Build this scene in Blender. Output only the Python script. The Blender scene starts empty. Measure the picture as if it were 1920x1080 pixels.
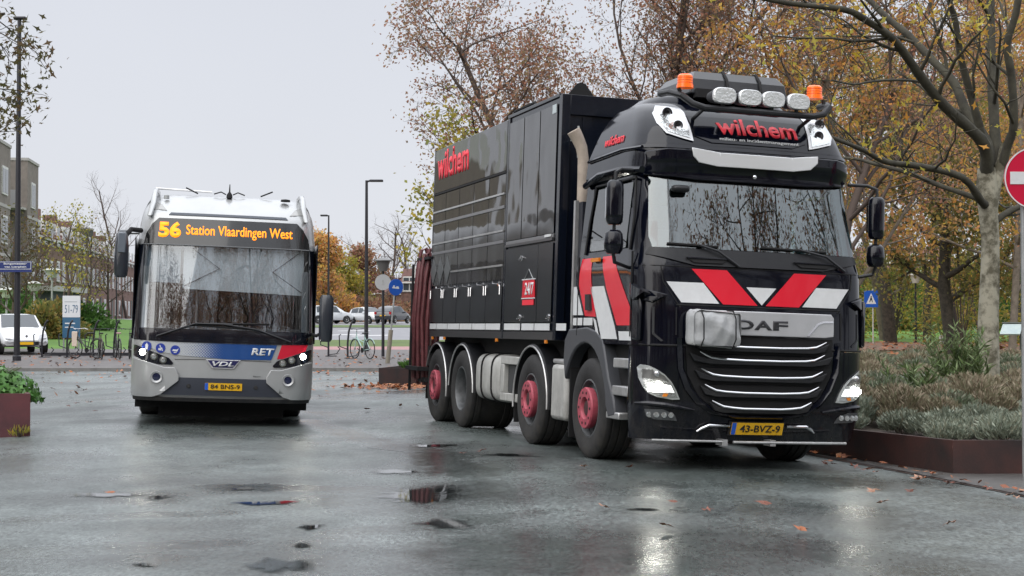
import bpy, bmesh, math, random
import numpy as np
from mathutils import Vector, Matrix
R = math.radians
PI = math.pi
sc = bpy.context.scene
col = sc.collection

# ---------------------------------------------------------------- camera
cd = bpy.data.cameras.new("camera")
cam = bpy.data.objects.new("camera", cd)
col.objects.link(cam)
cam.location = (0, 0, 1.42)
cam.rotation_euler = (R(90) + math.atan(68 / 2880), 0, 0)
cd.sensor_width = 36
cd.lens = 54
cd.clip_end = 3000
sc.camera = cam

# ---------------------------------------------------------------- world: overcast sky
SUN_EL, SUN_ROT = R(38), R(215)
w = bpy.data.worlds.new("World")
sc.world = w
w.use_nodes = True
nt = w.node_tree
nt.nodes.clear()
out = nt.nodes.new('ShaderNodeOutputWorld')
bg = nt.nodes.new('ShaderNodeBackground')
sky = nt.nodes.new('ShaderNodeTexSky')
sky.sky_type = 'NISHITA'
sky.sun_disc = False
sky.sun_elevation = SUN_EL
sky.sun_rotation = SUN_ROT
sky.dust_density = 4
tc = nt.nodes.new('ShaderNodeTexCoord')
sep = nt.nodes.new('ShaderNodeSeparateXYZ')
nt.links.new(tc.outputs['Generated'], sep.inputs[0])
rmp = nt.nodes.new('ShaderNodeValToRGB')           # cloud layer: pale at the horizon, brighter overhead
nt.links.new(sep.outputs[2], rmp.inputs[0])
rmp.color_ramp.elements[0].position = 0.0
rmp.color_ramp.elements[0].color = (5.6, 5.75, 6.15, 1)
rmp.color_ramp.elements[1].position = 1.0
rmp.color_ramp.elements[1].color = (17.5, 18.0, 19.0, 1)
e = rmp.color_ramp.elements.new(0.25)
e.color = (5.05, 5.2, 5.65, 1)
ns = nt.nodes.new('ShaderNodeTexNoise')
ns.inputs['Scale'].default_value = 1.6
ns.inputs['Detail'].default_value = 4
nt.links.new(tc.outputs['Generated'], ns.inputs['Vector'])
mr = nt.nodes.new('ShaderNodeMapRange')
mr.inputs['To Min'].default_value = 0.88
mr.inputs['To Max'].default_value = 1.12
nt.links.new(ns.outputs[0], mr.inputs[0])
ml = nt.nodes.new('ShaderNodeVectorMath')
ml.operation = 'SCALE'
nt.links.new(rmp.outputs[0], ml.inputs[0])
nt.links.new(mr.outputs[0], ml.inputs['Scale'])
mx = nt.nodes.new('ShaderNodeMixRGB')
mx.inputs[0].default_value = 0.93
nt.links.new(sky.outputs[0], mx.inputs[1])
nt.links.new(ml.outputs[0], mx.inputs[2])
nt.links.new(mx.outputs[0], bg.inputs[0])
bg.inputs[1].default_value = 0.105
nt.links.new(bg.outputs[0], out.inputs[0])

sd = bpy.data.lights.new("sun", 'SUN')
sd.energy = 1.3
sd.angle = R(75)
sd.color = (1.0, 0.96, 0.9)
sun = bpy.data.objects.new("sun", sd)
col.objects.link(sun)
sun.rotation_euler = (R(90) - SUN_EL, 0, R(-30))
sc.view_settings.view_transform = 'Standard'
sc.view_settings.look = 'None'
sc.view_settings.gamma = 1
sc.view_settings.use_curve_mapping = False
sc.view_settings.exposure = 0.45
sc.cycles.max_bounces = 8
sc.cycles.transparent_max_bounces = 12
sc.cycles.caustics_reflective = False
sc.cycles.caustics_refractive = False
sc.cycles.sample_clamp_indirect = 4

# ================================================================ helpers
MATS = {}
def mat(name, c=(.5, .5, .5), rough=.5, metal=0.0, spec=.5, coat=0.0, emit=None, es=0.0, var=0.0, vs=4.0, bump=0.0, bs=40.0, c2=None, wav=0.0):
    if name in MATS:
        return MATS[name]
    m = bpy.data.materials.new(name)
    m.use_nodes = True
    t = m.node_tree
    b = t.nodes['Principled BSDF']
    b.inputs['Base Color'].default_value = (*c, 1)
    b.inputs['Roughness'].default_value = rough
    b.inputs['Metallic'].default_value = metal
    b.inputs['Specular IOR Level'].default_value = spec
    b.inputs['Coat Weight'].default_value = coat
    b.inputs['Coat Roughness'].default_value = .04
    if emit:
        b.inputs['Emission Color'].default_value = (*emit, 1)
        b.inputs['Emission Strength'].default_value = es
    tcn = t.nodes.new('ShaderNodeTexCoord')
    if var or c2:
        n = t.nodes.new('ShaderNodeTexNoise')
        n.inputs['Scale'].default_value = vs
        n.inputs['Detail'].default_value = 6
        n.inputs['Roughness'].default_value = .65
        t.links.new(tcn.outputs['Object'], n.inputs['Vector'])
        r = t.nodes.new('ShaderNodeValToRGB')
        r.color_ramp.elements[0].position = .35
        r.color_ramp.elements[1].position = .65
        lo = c2 if c2 else tuple(max(0, x * (1 - var)) for x in c)
        hi = c if c2 else tuple(min(1, x * (1 + var)) for x in c)
        r.color_ramp.elements[0].color = (*lo, 1)
        r.color_ramp.elements[1].color = (*hi, 1)
        t.links.new(n.outputs[0], r.inputs[0])
        t.links.new(r.outputs[0], b.inputs['Base Color'])
    if bump:
        n2 = t.nodes.new('ShaderNodeTexNoise')
        n2.inputs['Scale'].default_value = bs
        n2.inputs['Detail'].default_value = 4
        t.links.new(tcn.outputs['Object'], n2.inputs['Vector'])
        bp = t.nodes.new('ShaderNodeBump')
        bp.inputs['Strength'].default_value = bump
        bp.inputs['Distance'].default_value = .02
        t.links.new(n2.outputs[0], bp.inputs['Height'])
        t.links.new(bp.outputs[0], b.inputs['Normal'])
    if wav:
        n2 = t.nodes.new('ShaderNodeTexNoise')
        n2.inputs['Scale'].default_value = 2.2
        n2.inputs['Detail'].default_value = 1
        t.links.new(tcn.outputs['Object'], n2.inputs['Vector'])
        bp = t.nodes.new('ShaderNodeBump')
        bp.inputs['Strength'].default_value = wav
        bp.inputs['Distance'].default_value = .05
        t.links.new(n2.outputs[0], bp.inputs['Height'])
        t.links.new(bp.outputs[0], b.inputs['Normal'])
        t.links.new(bp.outputs[0], b.inputs['Coat Normal'])
    MATS[name] = m
    return m
def sharpen(m, lo, hi):
    for n in m.node_tree.nodes:
        if n.type == 'VALTORGB':
            n.color_ramp.elements[0].position, n.color_ramp.elements[1].position = lo, hi
    return m

def leafmat(name, cols, rough=.6, trans=.45):
    if name in MATS:
        return MATS[name]
    m = bpy.data.materials.new(name)
    m.use_nodes = True
    t = m.node_tree
    b = t.nodes['Principled BSDF']
    g = t.nodes.new('ShaderNodeNewGeometry')
    r = t.nodes.new('ShaderNodeValToRGB')
    r.color_ramp.interpolation = 'LINEAR'
    n = len(cols)
    r.color_ramp.elements[0].color = (*cols[0], 1)
    r.color_ramp.elements[1].color = (*cols[-1], 1)
    for i in range(1, n - 1):
        r.color_ramp.elements.new(i / (n - 1)).color = (*cols[i], 1)
    t.links.new(g.outputs['Random Per Island'], r.inputs[0])
    t.links.new(r.outputs[0], b.inputs['Base Color'])
    b.inputs['Roughness'].default_value = rough
    b.inputs['Specular IOR Level'].default_value = .3
    if trans:
        tr = t.nodes.new('ShaderNodeBsdfTranslucent')
        t.links.new(r.outputs[0], tr.inputs[0])
        mxs = t.nodes.new('ShaderNodeMixShader')
        mxs.inputs[0].default_value = trans
        t.links.new(b.outputs[0], mxs.inputs[1])
        t.links.new(tr.outputs[0], mxs.inputs[2])
        t.links.new(mxs.outputs[0], t.nodes['Material Output'].inputs[0])
    MATS[name] = m
    return m

def glassmat(name, tint=(.5, .55, .55), refl=.12, rough=.0, wav=0.0):
    if name in MATS:
        return MATS[name]
    m = bpy.data.materials.new(name)
    m.use_nodes = True
    t = m.node_tree
    t.nodes.remove(t.nodes['Principled BSDF'])
    tr = t.nodes.new('ShaderNodeBsdfTransparent')
    tr.inputs[0].default_value = (*tint, 1)
    gl = t.nodes.new('ShaderNodeBsdfGlossy')
    gl.inputs['Roughness'].default_value = rough
    fr = t.nodes.new('ShaderNodeFresnel')
    fr.inputs[0].default_value = 1.5
    ad = t.nodes.new('ShaderNodeMath')
    ad.operation = 'ADD'
    ad.use_clamp = True
    ad.inputs[1].default_value = refl
    t.links.new(fr.outputs[0], ad.inputs[0])
    mxs = t.nodes.new('ShaderNodeMixShader')
    mi = t.nodes.new('ShaderNodeMath')
    mi.operation = 'MINIMUM'
    mi.inputs[1].default_value = .34
    t.links.new(ad.outputs[0], mi.inputs[0])
    t.links.new(mi.outputs[0], mxs.inputs[0])
    t.links.new(tr.outputs[0], mxs.inputs[1])
    t.links.new(gl.outputs[0], mxs.inputs[2])
    t.links.new(mxs.outputs[0], t.nodes['Material Output'].inputs[0])
    MATS[name] = m
    return m

def tag(o, label=None, cat=None, group=None, kind=None):
    if label: o['label'] = label
    if cat: o['category'] = cat
    if group: o['group'] = group
    if kind: o['kind'] = kind
    return o

def empty(name, loc, rz=0, ry=0, label=None, cat=None, group=None):
    o = bpy.data.objects.new(name, None)
    o.empty_display_size = .2
    col.objects.link(o)
    o.location = loc
    o.rotation_euler = (0, ry, rz)
    return tag(o, label, cat, group)

def finish(me, name, m, parent=None, smooth=True, ang=35, bev=0.0):
    me.materials.append(m)
    if smooth:
        me.shade_smooth()
        me.set_sharp_from_angle(angle=R(ang))
    o = bpy.data.objects.new(name, me)
    col.objects.link(o)
    if parent: o.parent = parent
    if bev:
        b = o.modifiers.new('bevel', 'BEVEL')
        b.width = bev
        b.segments = 2
        b.limit_method = 'ANGLE'
        b.angle_limit = R(50)
    return o

class MB:
    def __init__(s):
        s.v = []
        s.f = []
    def add(s, vs, fs):
        n = len(s.v)
        s.v += [tuple(p) for p in vs]
        s.f += [tuple(i + n for i in f) for f in fs]
        return s
    def box(s, x0, x1, y0, y1, z0, z1):
        return s.add([(x0, y0, z0), (x1, y0, z0), (x1, y1, z0), (x0, y1, z0), (x0, y0, z1), (x1, y0, z1), (x1, y1, z1), (x0, y1, z1)],
                     [(0, 3, 2, 1), (4, 5, 6, 7), (0, 1, 5, 4), (1, 2, 6, 5), (2, 3, 7, 6), (3, 0, 4, 7)])
    def tube(s, pts, r, n=8, closed=False):
        pts = [Vector(p) for p in pts]
        k = len(pts)
        rr = [r] * k if not hasattr(r, '__len__') else list(r)
        base = len(s.v)
        up = None
        for i, p in enumerate(pts):
            if closed:
                d = pts[(i + 1) % k] - pts[i - 1]
            else:
                d = pts[min(i + 1, k - 1)] - pts[max(i - 1, 0)]
            if d.length < 1e-9: d = Vector((0, 0, 1))
            d.normalize()
            if up is None:
                up = Vector((0, 0, 1)) if abs(d.z) < .9 else Vector((1, 0, 0))
            a = d.cross(up)
            if a.length < 1e-4: a = d.cross(Vector((0, 1, 0)))
            a.normalize()
            b = a.cross(d)
            up = b
            for j in range(n):
                t = 2 * PI * j / n
                s.v.append(tuple(p + (a * math.cos(t) + b * math.sin(t)) * rr[i]))
        m = k if closed else k - 1
        for i in range(m):
            i2 = (i + 1) % k
            for j in range(n):
                j2 = (j + 1) % n
                s.f.append((base + i * n + j, base + i * n + j2, base + i2 * n + j2, base + i2 * n + j))
        if not closed:
            s.f.append(tuple(base + j for j in range(n))[::-1])
            s.f.append(tuple(base + (k - 1) * n + j for j in range(n)))
        return s
    def lathe(s, prof, n=32, M=None, cap=True):
        """profile of (axial, radius); axis is local x unless M given"""
        base = len(s.v)
        for a, r in prof:
            for j in range(n):
                t = 2 * PI * j / n
                p = Vector((a, r * math.cos(t), r * math.sin(t)))
                s.v.append(tuple(M @ p if M else p))
        for i in range(len(prof) - 1):
            for j in range(n):
                j2 = (j + 1) % n
                s.f.append((base + i * n + j, base + (i + 1) * n + j, base + (i + 1) * n + j2, base + i * n + j2))
        if cap:
            s.f.append(tuple(base + j for j in range(n)))
            s.f.append(tuple(base + (len(prof) - 1) * n + j for j in range(n))[::-1])
        return s
    def build(s, name, m, parent=None, smooth=True, bev=0.0, ang=35):
        me = bpy.data.meshes.new(name)
        me.from_pydata(s.v, [], s.f)
        me.validate()
        bm = bmesh.new()
        bm.from_mesh(me)
        bmesh.ops.recalc_face_normals(bm, faces=bm.faces)
        bm.to_mesh(me)
        bm.free()
        return finish(me, name, m, parent, smooth, ang, bev)

ZUP = Matrix(((0, 1, 0, 0), (0, 0, 1, 0), (1, 0, 0, 0), (0, 0, 0, 1)))      # lathe axis x -> z
def at(x, y, z, M): return Matrix.Translation((x, y, z)) @ M
FRONT = Matrix(((0, 1, 0, 0), (-1, 0, 0, 0), (0, 0, 1, 0), (0, 0, 0, 1)))   # lathe axis x -> -y

def panel(name, poly, f, off, th, m, parent, step=.1, bev=0.0, ang=35, skip=False):
    """flat polygon (a,b) laid over the surface f(a,b,offset), with a real thickness"""
    bm = bmesh.new()
    vs = [bm.verts.new((a, b, 0)) for a, b in poly]
    bm.faces.new(vs)
    if step:
        for ax in (0, 1):
            lo = min(p[ax] for p in poly)
            hi = max(p[ax] for p in poly)
            k = int((hi - lo) / step)
            for i in range(1, k + 1):
                c = lo + (hi - lo) * i / (k + 1)
                co = (c, 0, 0) if ax == 0 else (0, c, 0)
                no = (1, 0, 0) if ax == 0 else (0, 1, 0)
                bmesh.ops.bisect_plane(bm, geom=bm.verts[:] + bm.edges[:] + bm.faces[:], plane_co=co, plane_no=no)
    if len(poly) > 4:
        bmesh.ops.triangulate(bm, faces=[q for q in bm.faces if len(q.verts) > 4])
    r = bmesh.ops.extrude_face_region(bm, geom=bm.faces[:])
    top = set(g for g in r['geom'] if isinstance(g, bmesh.types.BMVert))
    for v in bm.verts:
        v.co = f(v.co.x, v.co.y, off + (th if v in top else 0))
    bmesh.ops.recalc_face_normals(bm, faces=bm.faces)
    me = bpy.data.meshes.new(name)
    bm.to_mesh(me)
    bm.free()
    return finish(me, name, m, parent, True, ang, bev)

def text(name, s, box, f, off, m, parent, th=.004, bold=0.0, italic=0.0):
    """lettering as thin solid letters, fitted to the box (a0,a1,b0,b1) on surface f"""
    cu = bpy.data.curves.new('t', 'FONT')
    cu.body = s
    cu.size = 1
    cu.offset = bold
    cu.shear = italic
    cu.resolution_u = 3
    ob = bpy.data.objects.new('t', cu)
    col.objects.link(ob)
    dg = bpy.context.evaluated_depsgraph_get()
    me = bpy.data.meshes.new_from_object(ob.evaluated_get(dg))
    bpy.data.objects.remove(ob)
    bpy.data.curves.remove(cu)
    xs = [v.co.x for v in me.vertices]
    ys = [v.co.y for v in me.vertices]
    x0, x1, y0, y1 = min(xs), max(xs), min(ys), max(ys)
    bm = bmesh.new()
    bm.from_mesh(me)
    for k in range(1, 6):
        bmesh.ops.bisect_plane(bm, geom=bm.verts[:] + bm.edges[:] + bm.faces[:], plane_co=(0, y0 + (y1 - y0) * k / 6, 0), plane_no=(0, 1, 0))
    r = bmesh.ops.extrude_face_region(bm, geom=bm.faces[:])
    top = set(g for g in r['geom'] if isinstance(g, bmesh.types.BMVert))
    for v in bm.verts:
        a = box[0] + (v.co.x - x0) / (x1 - x0) * (box[1] - box[0])
        b = box[2] + (v.co.y - y0) / (y1 - y0) * (box[3] - box[2])
        v.co = f(a, b, off + (th if v in top else 0))
    bmesh.ops.recalc_face_normals(bm, faces=bm.faces)
    bm.to_mesh(me)
    bm.free()
    me.name = name
    me.materials.clear()
    return finish(me, name, m, parent, False)

def loft(name, rings, m, parent, cap0=True, cap1=True, skip=None, closed=True, ang=35, bev=0):
    n = len(rings[0])
    mb = MB()
    for r in rings: mb.v += [tuple(p) for p in r]
    for i in range(len(rings) - 1):
        for j in range(n if closed else n - 1):
            j2 = (j + 1) % n
            if skip:
                c = (Vector(rings[i][j]) + Vector(rings[i][j2]) + Vector(rings[i + 1][j]) + Vector(rings[i + 1][j2])) / 4
                if skip(c): continue
            mb.f.append((i * n + j, i * n + j2, (i + 1) * n + j2, (i + 1) * n + j))
    if cap0: mb.f.append(tuple(range(n))[::-1])
    if cap1: mb.f.append(tuple((len(rings) - 1) * n + j for j in range(n)))
    return mb.build(name, m, parent, ang=ang, bev=bev)

def quads(name, P, A, B, m, parent=None, shape='quad'):
    """numpy leaf cards: centre P, half-axes A and B (each a small flat leaf)"""
    P, A, B = map(np.asarray, (P, A, B))
    n = len(P)
    if shape == 'leaf':
        V = np.stack([P - A, P - A * .15 + B, P + A, P - A * .15 - B], 1)
    elif shape == 'star':
        Nn = np.cross(A, B)
        Nn /= (np.linalg.norm(Nn, axis=1, keepdims=True) + 1e-9)
        V = np.stack([P - A, P - A * .1 - B * .35, P - B + A * .25, P + A * .3 - B * .4, P + A, P + A * .3 + B * .4, P + B + A * .25, P - A * .1 + B * .35], 1)
    else:
        V = np.stack([P - A - B, P + A - B, P + A + B, P - A + B], 1)
    k = V.shape[1]
    me = bpy.data.meshes.new(name)
    me.vertices.add(n * k)
    me.vertices.foreach_set('co', V.reshape(-1).astype(np.float32))
    me.loops.add(n * k)
    me.loops.foreach_set('vertex_index', np.arange(n * k, dtype=np.int32))
    me.polygons.add(n)
    me.polygons.foreach_set('loop_start', np.arange(n, dtype=np.int32) * k)
    me.polygons.foreach_set('loop_total', np.full(n, k, dtype=np.int32))
    me.update()
    me.validate()
    me.materials.append(m)
    o = bpy.data.objects.new(name, me)
    col.objects.link(o)
    if parent: o.parent = parent
    return o

def copy_tree(o, parent=None):
    c = o.copy()
    col.objects.link(c)
    if parent: c.parent = parent
    for ch in list(o.children):
        copy_tree(ch, c)
    return c

def wpt(px, py, D):
    """photograph pixel -> world point at distance D (used to set real distances)"""
    d = Vector(((px - 960) / 2880, 1, (540 - py) / 2880))
    P = math.atan(68 / 2880)
    c, s = math.cos(P), math.sin(P)
    v = Vector((d.x, c * d.y - s * d.z, s * d.y + c * d.z))
    v *= D / v.y
    return Vector((v.x, v.y, v.z + 1.42))

# ================================================================ ground shape
TO = Vector((2.433, 15.23, -.0425)); TA = R(17.1)
BO = Vector((-4.05, 21.4, 0.0)); BA = R(10.9)
TILT = .034
def sm(t):
    t = max(0.0, min(1.0, t))
    return t * t * (3 - 2 * t)
def gz(x, y):
    z = float(np.interp(y, [0, 46, 58, 75, 100, 140, 220, 400], [0, 0, .18, .42, .85, 1.5, 2.2, 2.6]))
    if y < 46:
        dx, dy = x - TO.x, y - TO.y
        u = dx * math.cos(TA) + dy * math.sin(TA)
        v = -dx * math.sin(TA) + dy * math.cos(TA)
        wt = sm(1 - max(abs(u) - 1.5, 0) / 2.2) * sm((v + 7) / 5) * sm((16 - v) / 5)
        z += wt * (-.0425 - TILT * u)
        dx, dy = x - BO.x, y - BO.y
        u = dx * math.cos(BA) + dy * math.sin(BA)
        v = -dx * math.sin(BA) + dy * math.cos(BA)
        wb = sm(1 - max(abs(u) - 1.5, 0) / 1.6) * sm((v + 6) / 5) * sm((18 - v) / 5)
        z += wb * (-TILT * u)
        if x > 4:
            z -= .08 * sm((x - 4) / 2)
    z += sm((-x - .22 * y) / 7) * float(np.interp(y, [60, 100, 150, 200, 260], [0, .5, .3, .15, 0]))
    return z

def sheet(name, x0, x1, ys, nx, dz, m, label=None, attr=None, kind='structure', th=0.0):
    fx0 = x0 if callable(x0) else (lambda y: x0)
    fx1 = x1 if callable(x1) else (lambda y: x1)
    mb = MB()
    for y in ys:
        a, b = fx0(y), fx1(y)
        for i in range(nx + 1):
            x = a + (b - a) * i / nx
            mb.v.append((x, y, gz(x, y) + dz))
    for j in range(len(ys) - 1):
        for i in range(nx):
            p = j * (nx + 1) + i
            mb.f.append((p, p + 1, p + nx + 2, p + nx + 1))
    if th:   # front riser (kerb face)
        n = len(mb.v)
        for i in range(nx + 1):
            x, y, z = mb.v[i]
            mb.v.append((x, y, z - th))
        for i in range(nx):
            mb.f.append((i, i + 1, n + i + 1, n + i))
    me = bpy.data.meshes.new(name)
    me.from_pydata(mb.v, [], mb.f)
    me.update()
    if attr:
        a = me.attributes.new('wet', 'FLOAT', 'POINT')
        a.data.foreach_set('value', [attr(v[0], v[1]) for v in mb.v])
        a = me.attributes.new('sheen', 'FLOAT', 'POINT')
        a.data.foreach_set('value', [sheen(v[0], v[1]) for v in mb.v])
    o = finish(me, name, m, None, True, 60)
    tag(o, label, None, None, kind)
    return o
def lin(a, b, n): return [a + (b - a) * i / n for i in range(n + 1)]

# ================================================================ materials
paint = mat('black_paint', (.002, .003, .008), .08, spec=.35, coat=.18, wav=.06)
paintB = mat('black_panel_paint', (.016, .014, .013), .06, spec=.55, coat=.35, wav=.18)
plast = mat('black_plastic', (.008, .009, .012), .45, bump=.15, bs=200)
rubber = mat('rubber', (.018, .018, .019), .75, bump=.2, bs=60, var=.3, vs=8)
dark = mat('dark_underside', (.006, .006, .007), .8)
chrome = mat('chrome', (.75, .75, .77), .12, metal=1)
silver = mat('silver_paint', (.50, .505, .52), .32, metal=.35, coat=.5, var=.06, vs=3)
alu = mat('aluminium', (.55, .55, .55), .38, metal=.8, var=.15, vs=6)
graymet = mat('light_grey_metal', (.46, .46, .44), .45, metal=.15, var=.12, vs=5, bump=.1, bs=20)
white = mat('white_vinyl', (.66, .67, .68), .35, var=.05, vs=10)
red = mat('red_vinyl', (.72, .010, .03), .3, coat=.3)
redtxt = mat('red_lettering', (.85, .035, .06), .4)
hubred = mat('pink_red_hub', (.42, .06, .095), .5, var=.2, vs=20)
yel = mat('plate_yellow', (.85, .48, .02), .35)
pblue = mat('plate_blue', (.02, .12, .6), .4)
blk = mat('black_letter', (.01, .01, .01), .5)
orange = mat('orange_beacon', (.9, .13, .01), .2, emit=(1, .16, .01), es=.35, coat=.6)
amber = mat('amber_lens', (.7, .22, .02), .25)
headw = mat('headlight_glow', (1, 1, 1), .2, emit=(1, .98, .88), es=55)
headc = mat('headlight_glow_soft', (1, 1, 1), .2, emit=(.95, 1, .95), es=.55)
lens = mat('lens_reflector', (.62, .64, .64), .10, metal=.85, bump=.2, bs=45)
lensd = mat('lens_dark', (.03, .032, .035), .08, coat=1)
whlamp = mat('white_lamp', (.78, .8, .84), .2, coat=.8)
hose = mat('dark_red_hose', (.12, .032, .036), .5, var=.3, vs=12)
beige = mat('exhaust_beige', (.42, .35, .29), .55, var=.15, vs=6)
canvas = mat('grey_canvas', (.40, .41, .42), .45, var=.15, vs=7, bump=.45, bs=11)
tglass = glassmat('windscreen_glass', (.42, .54, .56), .13)
sglass = glassmat('side_glass', (.35, .38, .38), .16)
bglass = glassmat('bus_glass', (.92, .95, .97), .10)
corten = mat('corten_steel', (.075, .034, .030), .42, c2=(.030, .024, .024), vs=1.8, bump=.1)
ledm = mat('led_orange', (1, .3, .0), .5, emit=(1, .24, .008), es=1.25)
bark = mat('bark', (.085, .072, .055), .85, c2=(.03, .027, .022), vs=6, bump=.6, bs=25)
planebark = mat('plane_bark', (.34, .32, .25), .8, c2=(.10, .09, .06), vs=3.0, bump=.3, bs=12)
sharpen(planebark, .42, .56)
twig = mat('twig_bark', (.085, .062, .052), .85)
postm = mat('dark_post', (.014, .014, .02), .4, spec=.5)
greym = mat('galvanised_post', (.32, .33, .33), .5, metal=.4, var=.15)
brick = mat('brown_brick', (.17, .10, .08), .85, var=.35, vs=3, bump=.2, bs=30)
brick2 = mat('taupe_brick', (.20, .175, .155), .85, var=.15, vs=2, bump=.2, bs=30)
rooft = mat('roof_tiles', (.12, .055, .045), .8, var=.4, vs=4)
wframe = mat('white_frame', (.62, .62, .60), .5)
wpane = mat('window_pane', (.05, .065, .075), .06, spec=.9)
concrete = mat('concrete_trim', (.38, .37, .35), .8, var=.12)

def soil_up(m, z0, z1, amt, dirt=(.10, .09, .075)):
    t = m.node_tree
    b = t.nodes['Principled BSDF']
    tcn = t.nodes.new('ShaderNodeTexCoord')
    sp = t.nodes.new('ShaderNodeSeparateXYZ')
    t.links.new(tcn.outputs['Object'], sp.inputs[0])
    mr_ = t.nodes.new('ShaderNodeMapRange')
    mr_.inputs[1].default_value, mr_.inputs[2].default_value, mr_.inputs[3].default_value, mr_.inputs[4].default_value = z0, z1, 1, .12
    t.links.new(sp.outputs[2], mr_.inputs[0])
    mp = t.nodes.new('ShaderNodeMapping')
    mp.inputs['Scale'].default_value = (1, 1, .35)
    t.links.new(tcn.outputs['Object'], mp.inputs[0])
    n = t.nodes.new('ShaderNodeTexNoise')
    n.inputs['Scale'].default_value = 9
    n.inputs['Detail'].default_value = 8
    n.inputs['Roughness'].default_value = .75
    t.links.new(mp.outputs[0], n.inputs['Vector'])
    m2 = t.nodes.new('ShaderNodeMapRange')
    m2.inputs[1].default_value, m2.inputs[2].default_value, m2.inputs[3].default_value, m2.inputs[4].default_value = .38, .72, 0, amt
    t.links.new(n.outputs[0], m2.inputs[0])
    mu = t.nodes.new('ShaderNodeMath'); mu.operation = 'MULTIPLY'
    t.links.new(mr_.outputs[0], mu.inputs[0]); t.links.new(m2.outputs[0], mu.inputs[1])
    mx_ = t.nodes.new('ShaderNodeMixRGB')
    t.links.new(mu.outputs[0], mx_.inputs[0])
    bc = b.inputs['Base Color']
    if bc.links: t.links.new(bc.links[0].from_socket, mx_.inputs[1])
    else: mx_.inputs[1].default_value = bc.default_value
    mx_.inputs[2].default_value = (*dirt, 1)
    t.links.new(mx_.outputs[0], bc)
    ad = t.nodes.new('ShaderNodeMath'); ad.operation = 'MULTIPLY_ADD'
    ad.inputs[1].default_value = .55; ad.inputs[2].default_value = b.inputs['Roughness'].default_value
    t.links.new(mu.outputs[0], ad.inputs[0])
    t.links.new(ad.outputs[0], b.inputs['Roughness'])
for m_, z0, z1, am in ((hubred, .2, .9, .5), (paint, .4, 1.2, .25), (plast, .4, 1.2, .3), (graymet, .4, 1.1, .5), (alu, .4, 1.5, .35), (rubber, -.5, .2, .5)): soil_up(m_, z0, z1, am)

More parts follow.
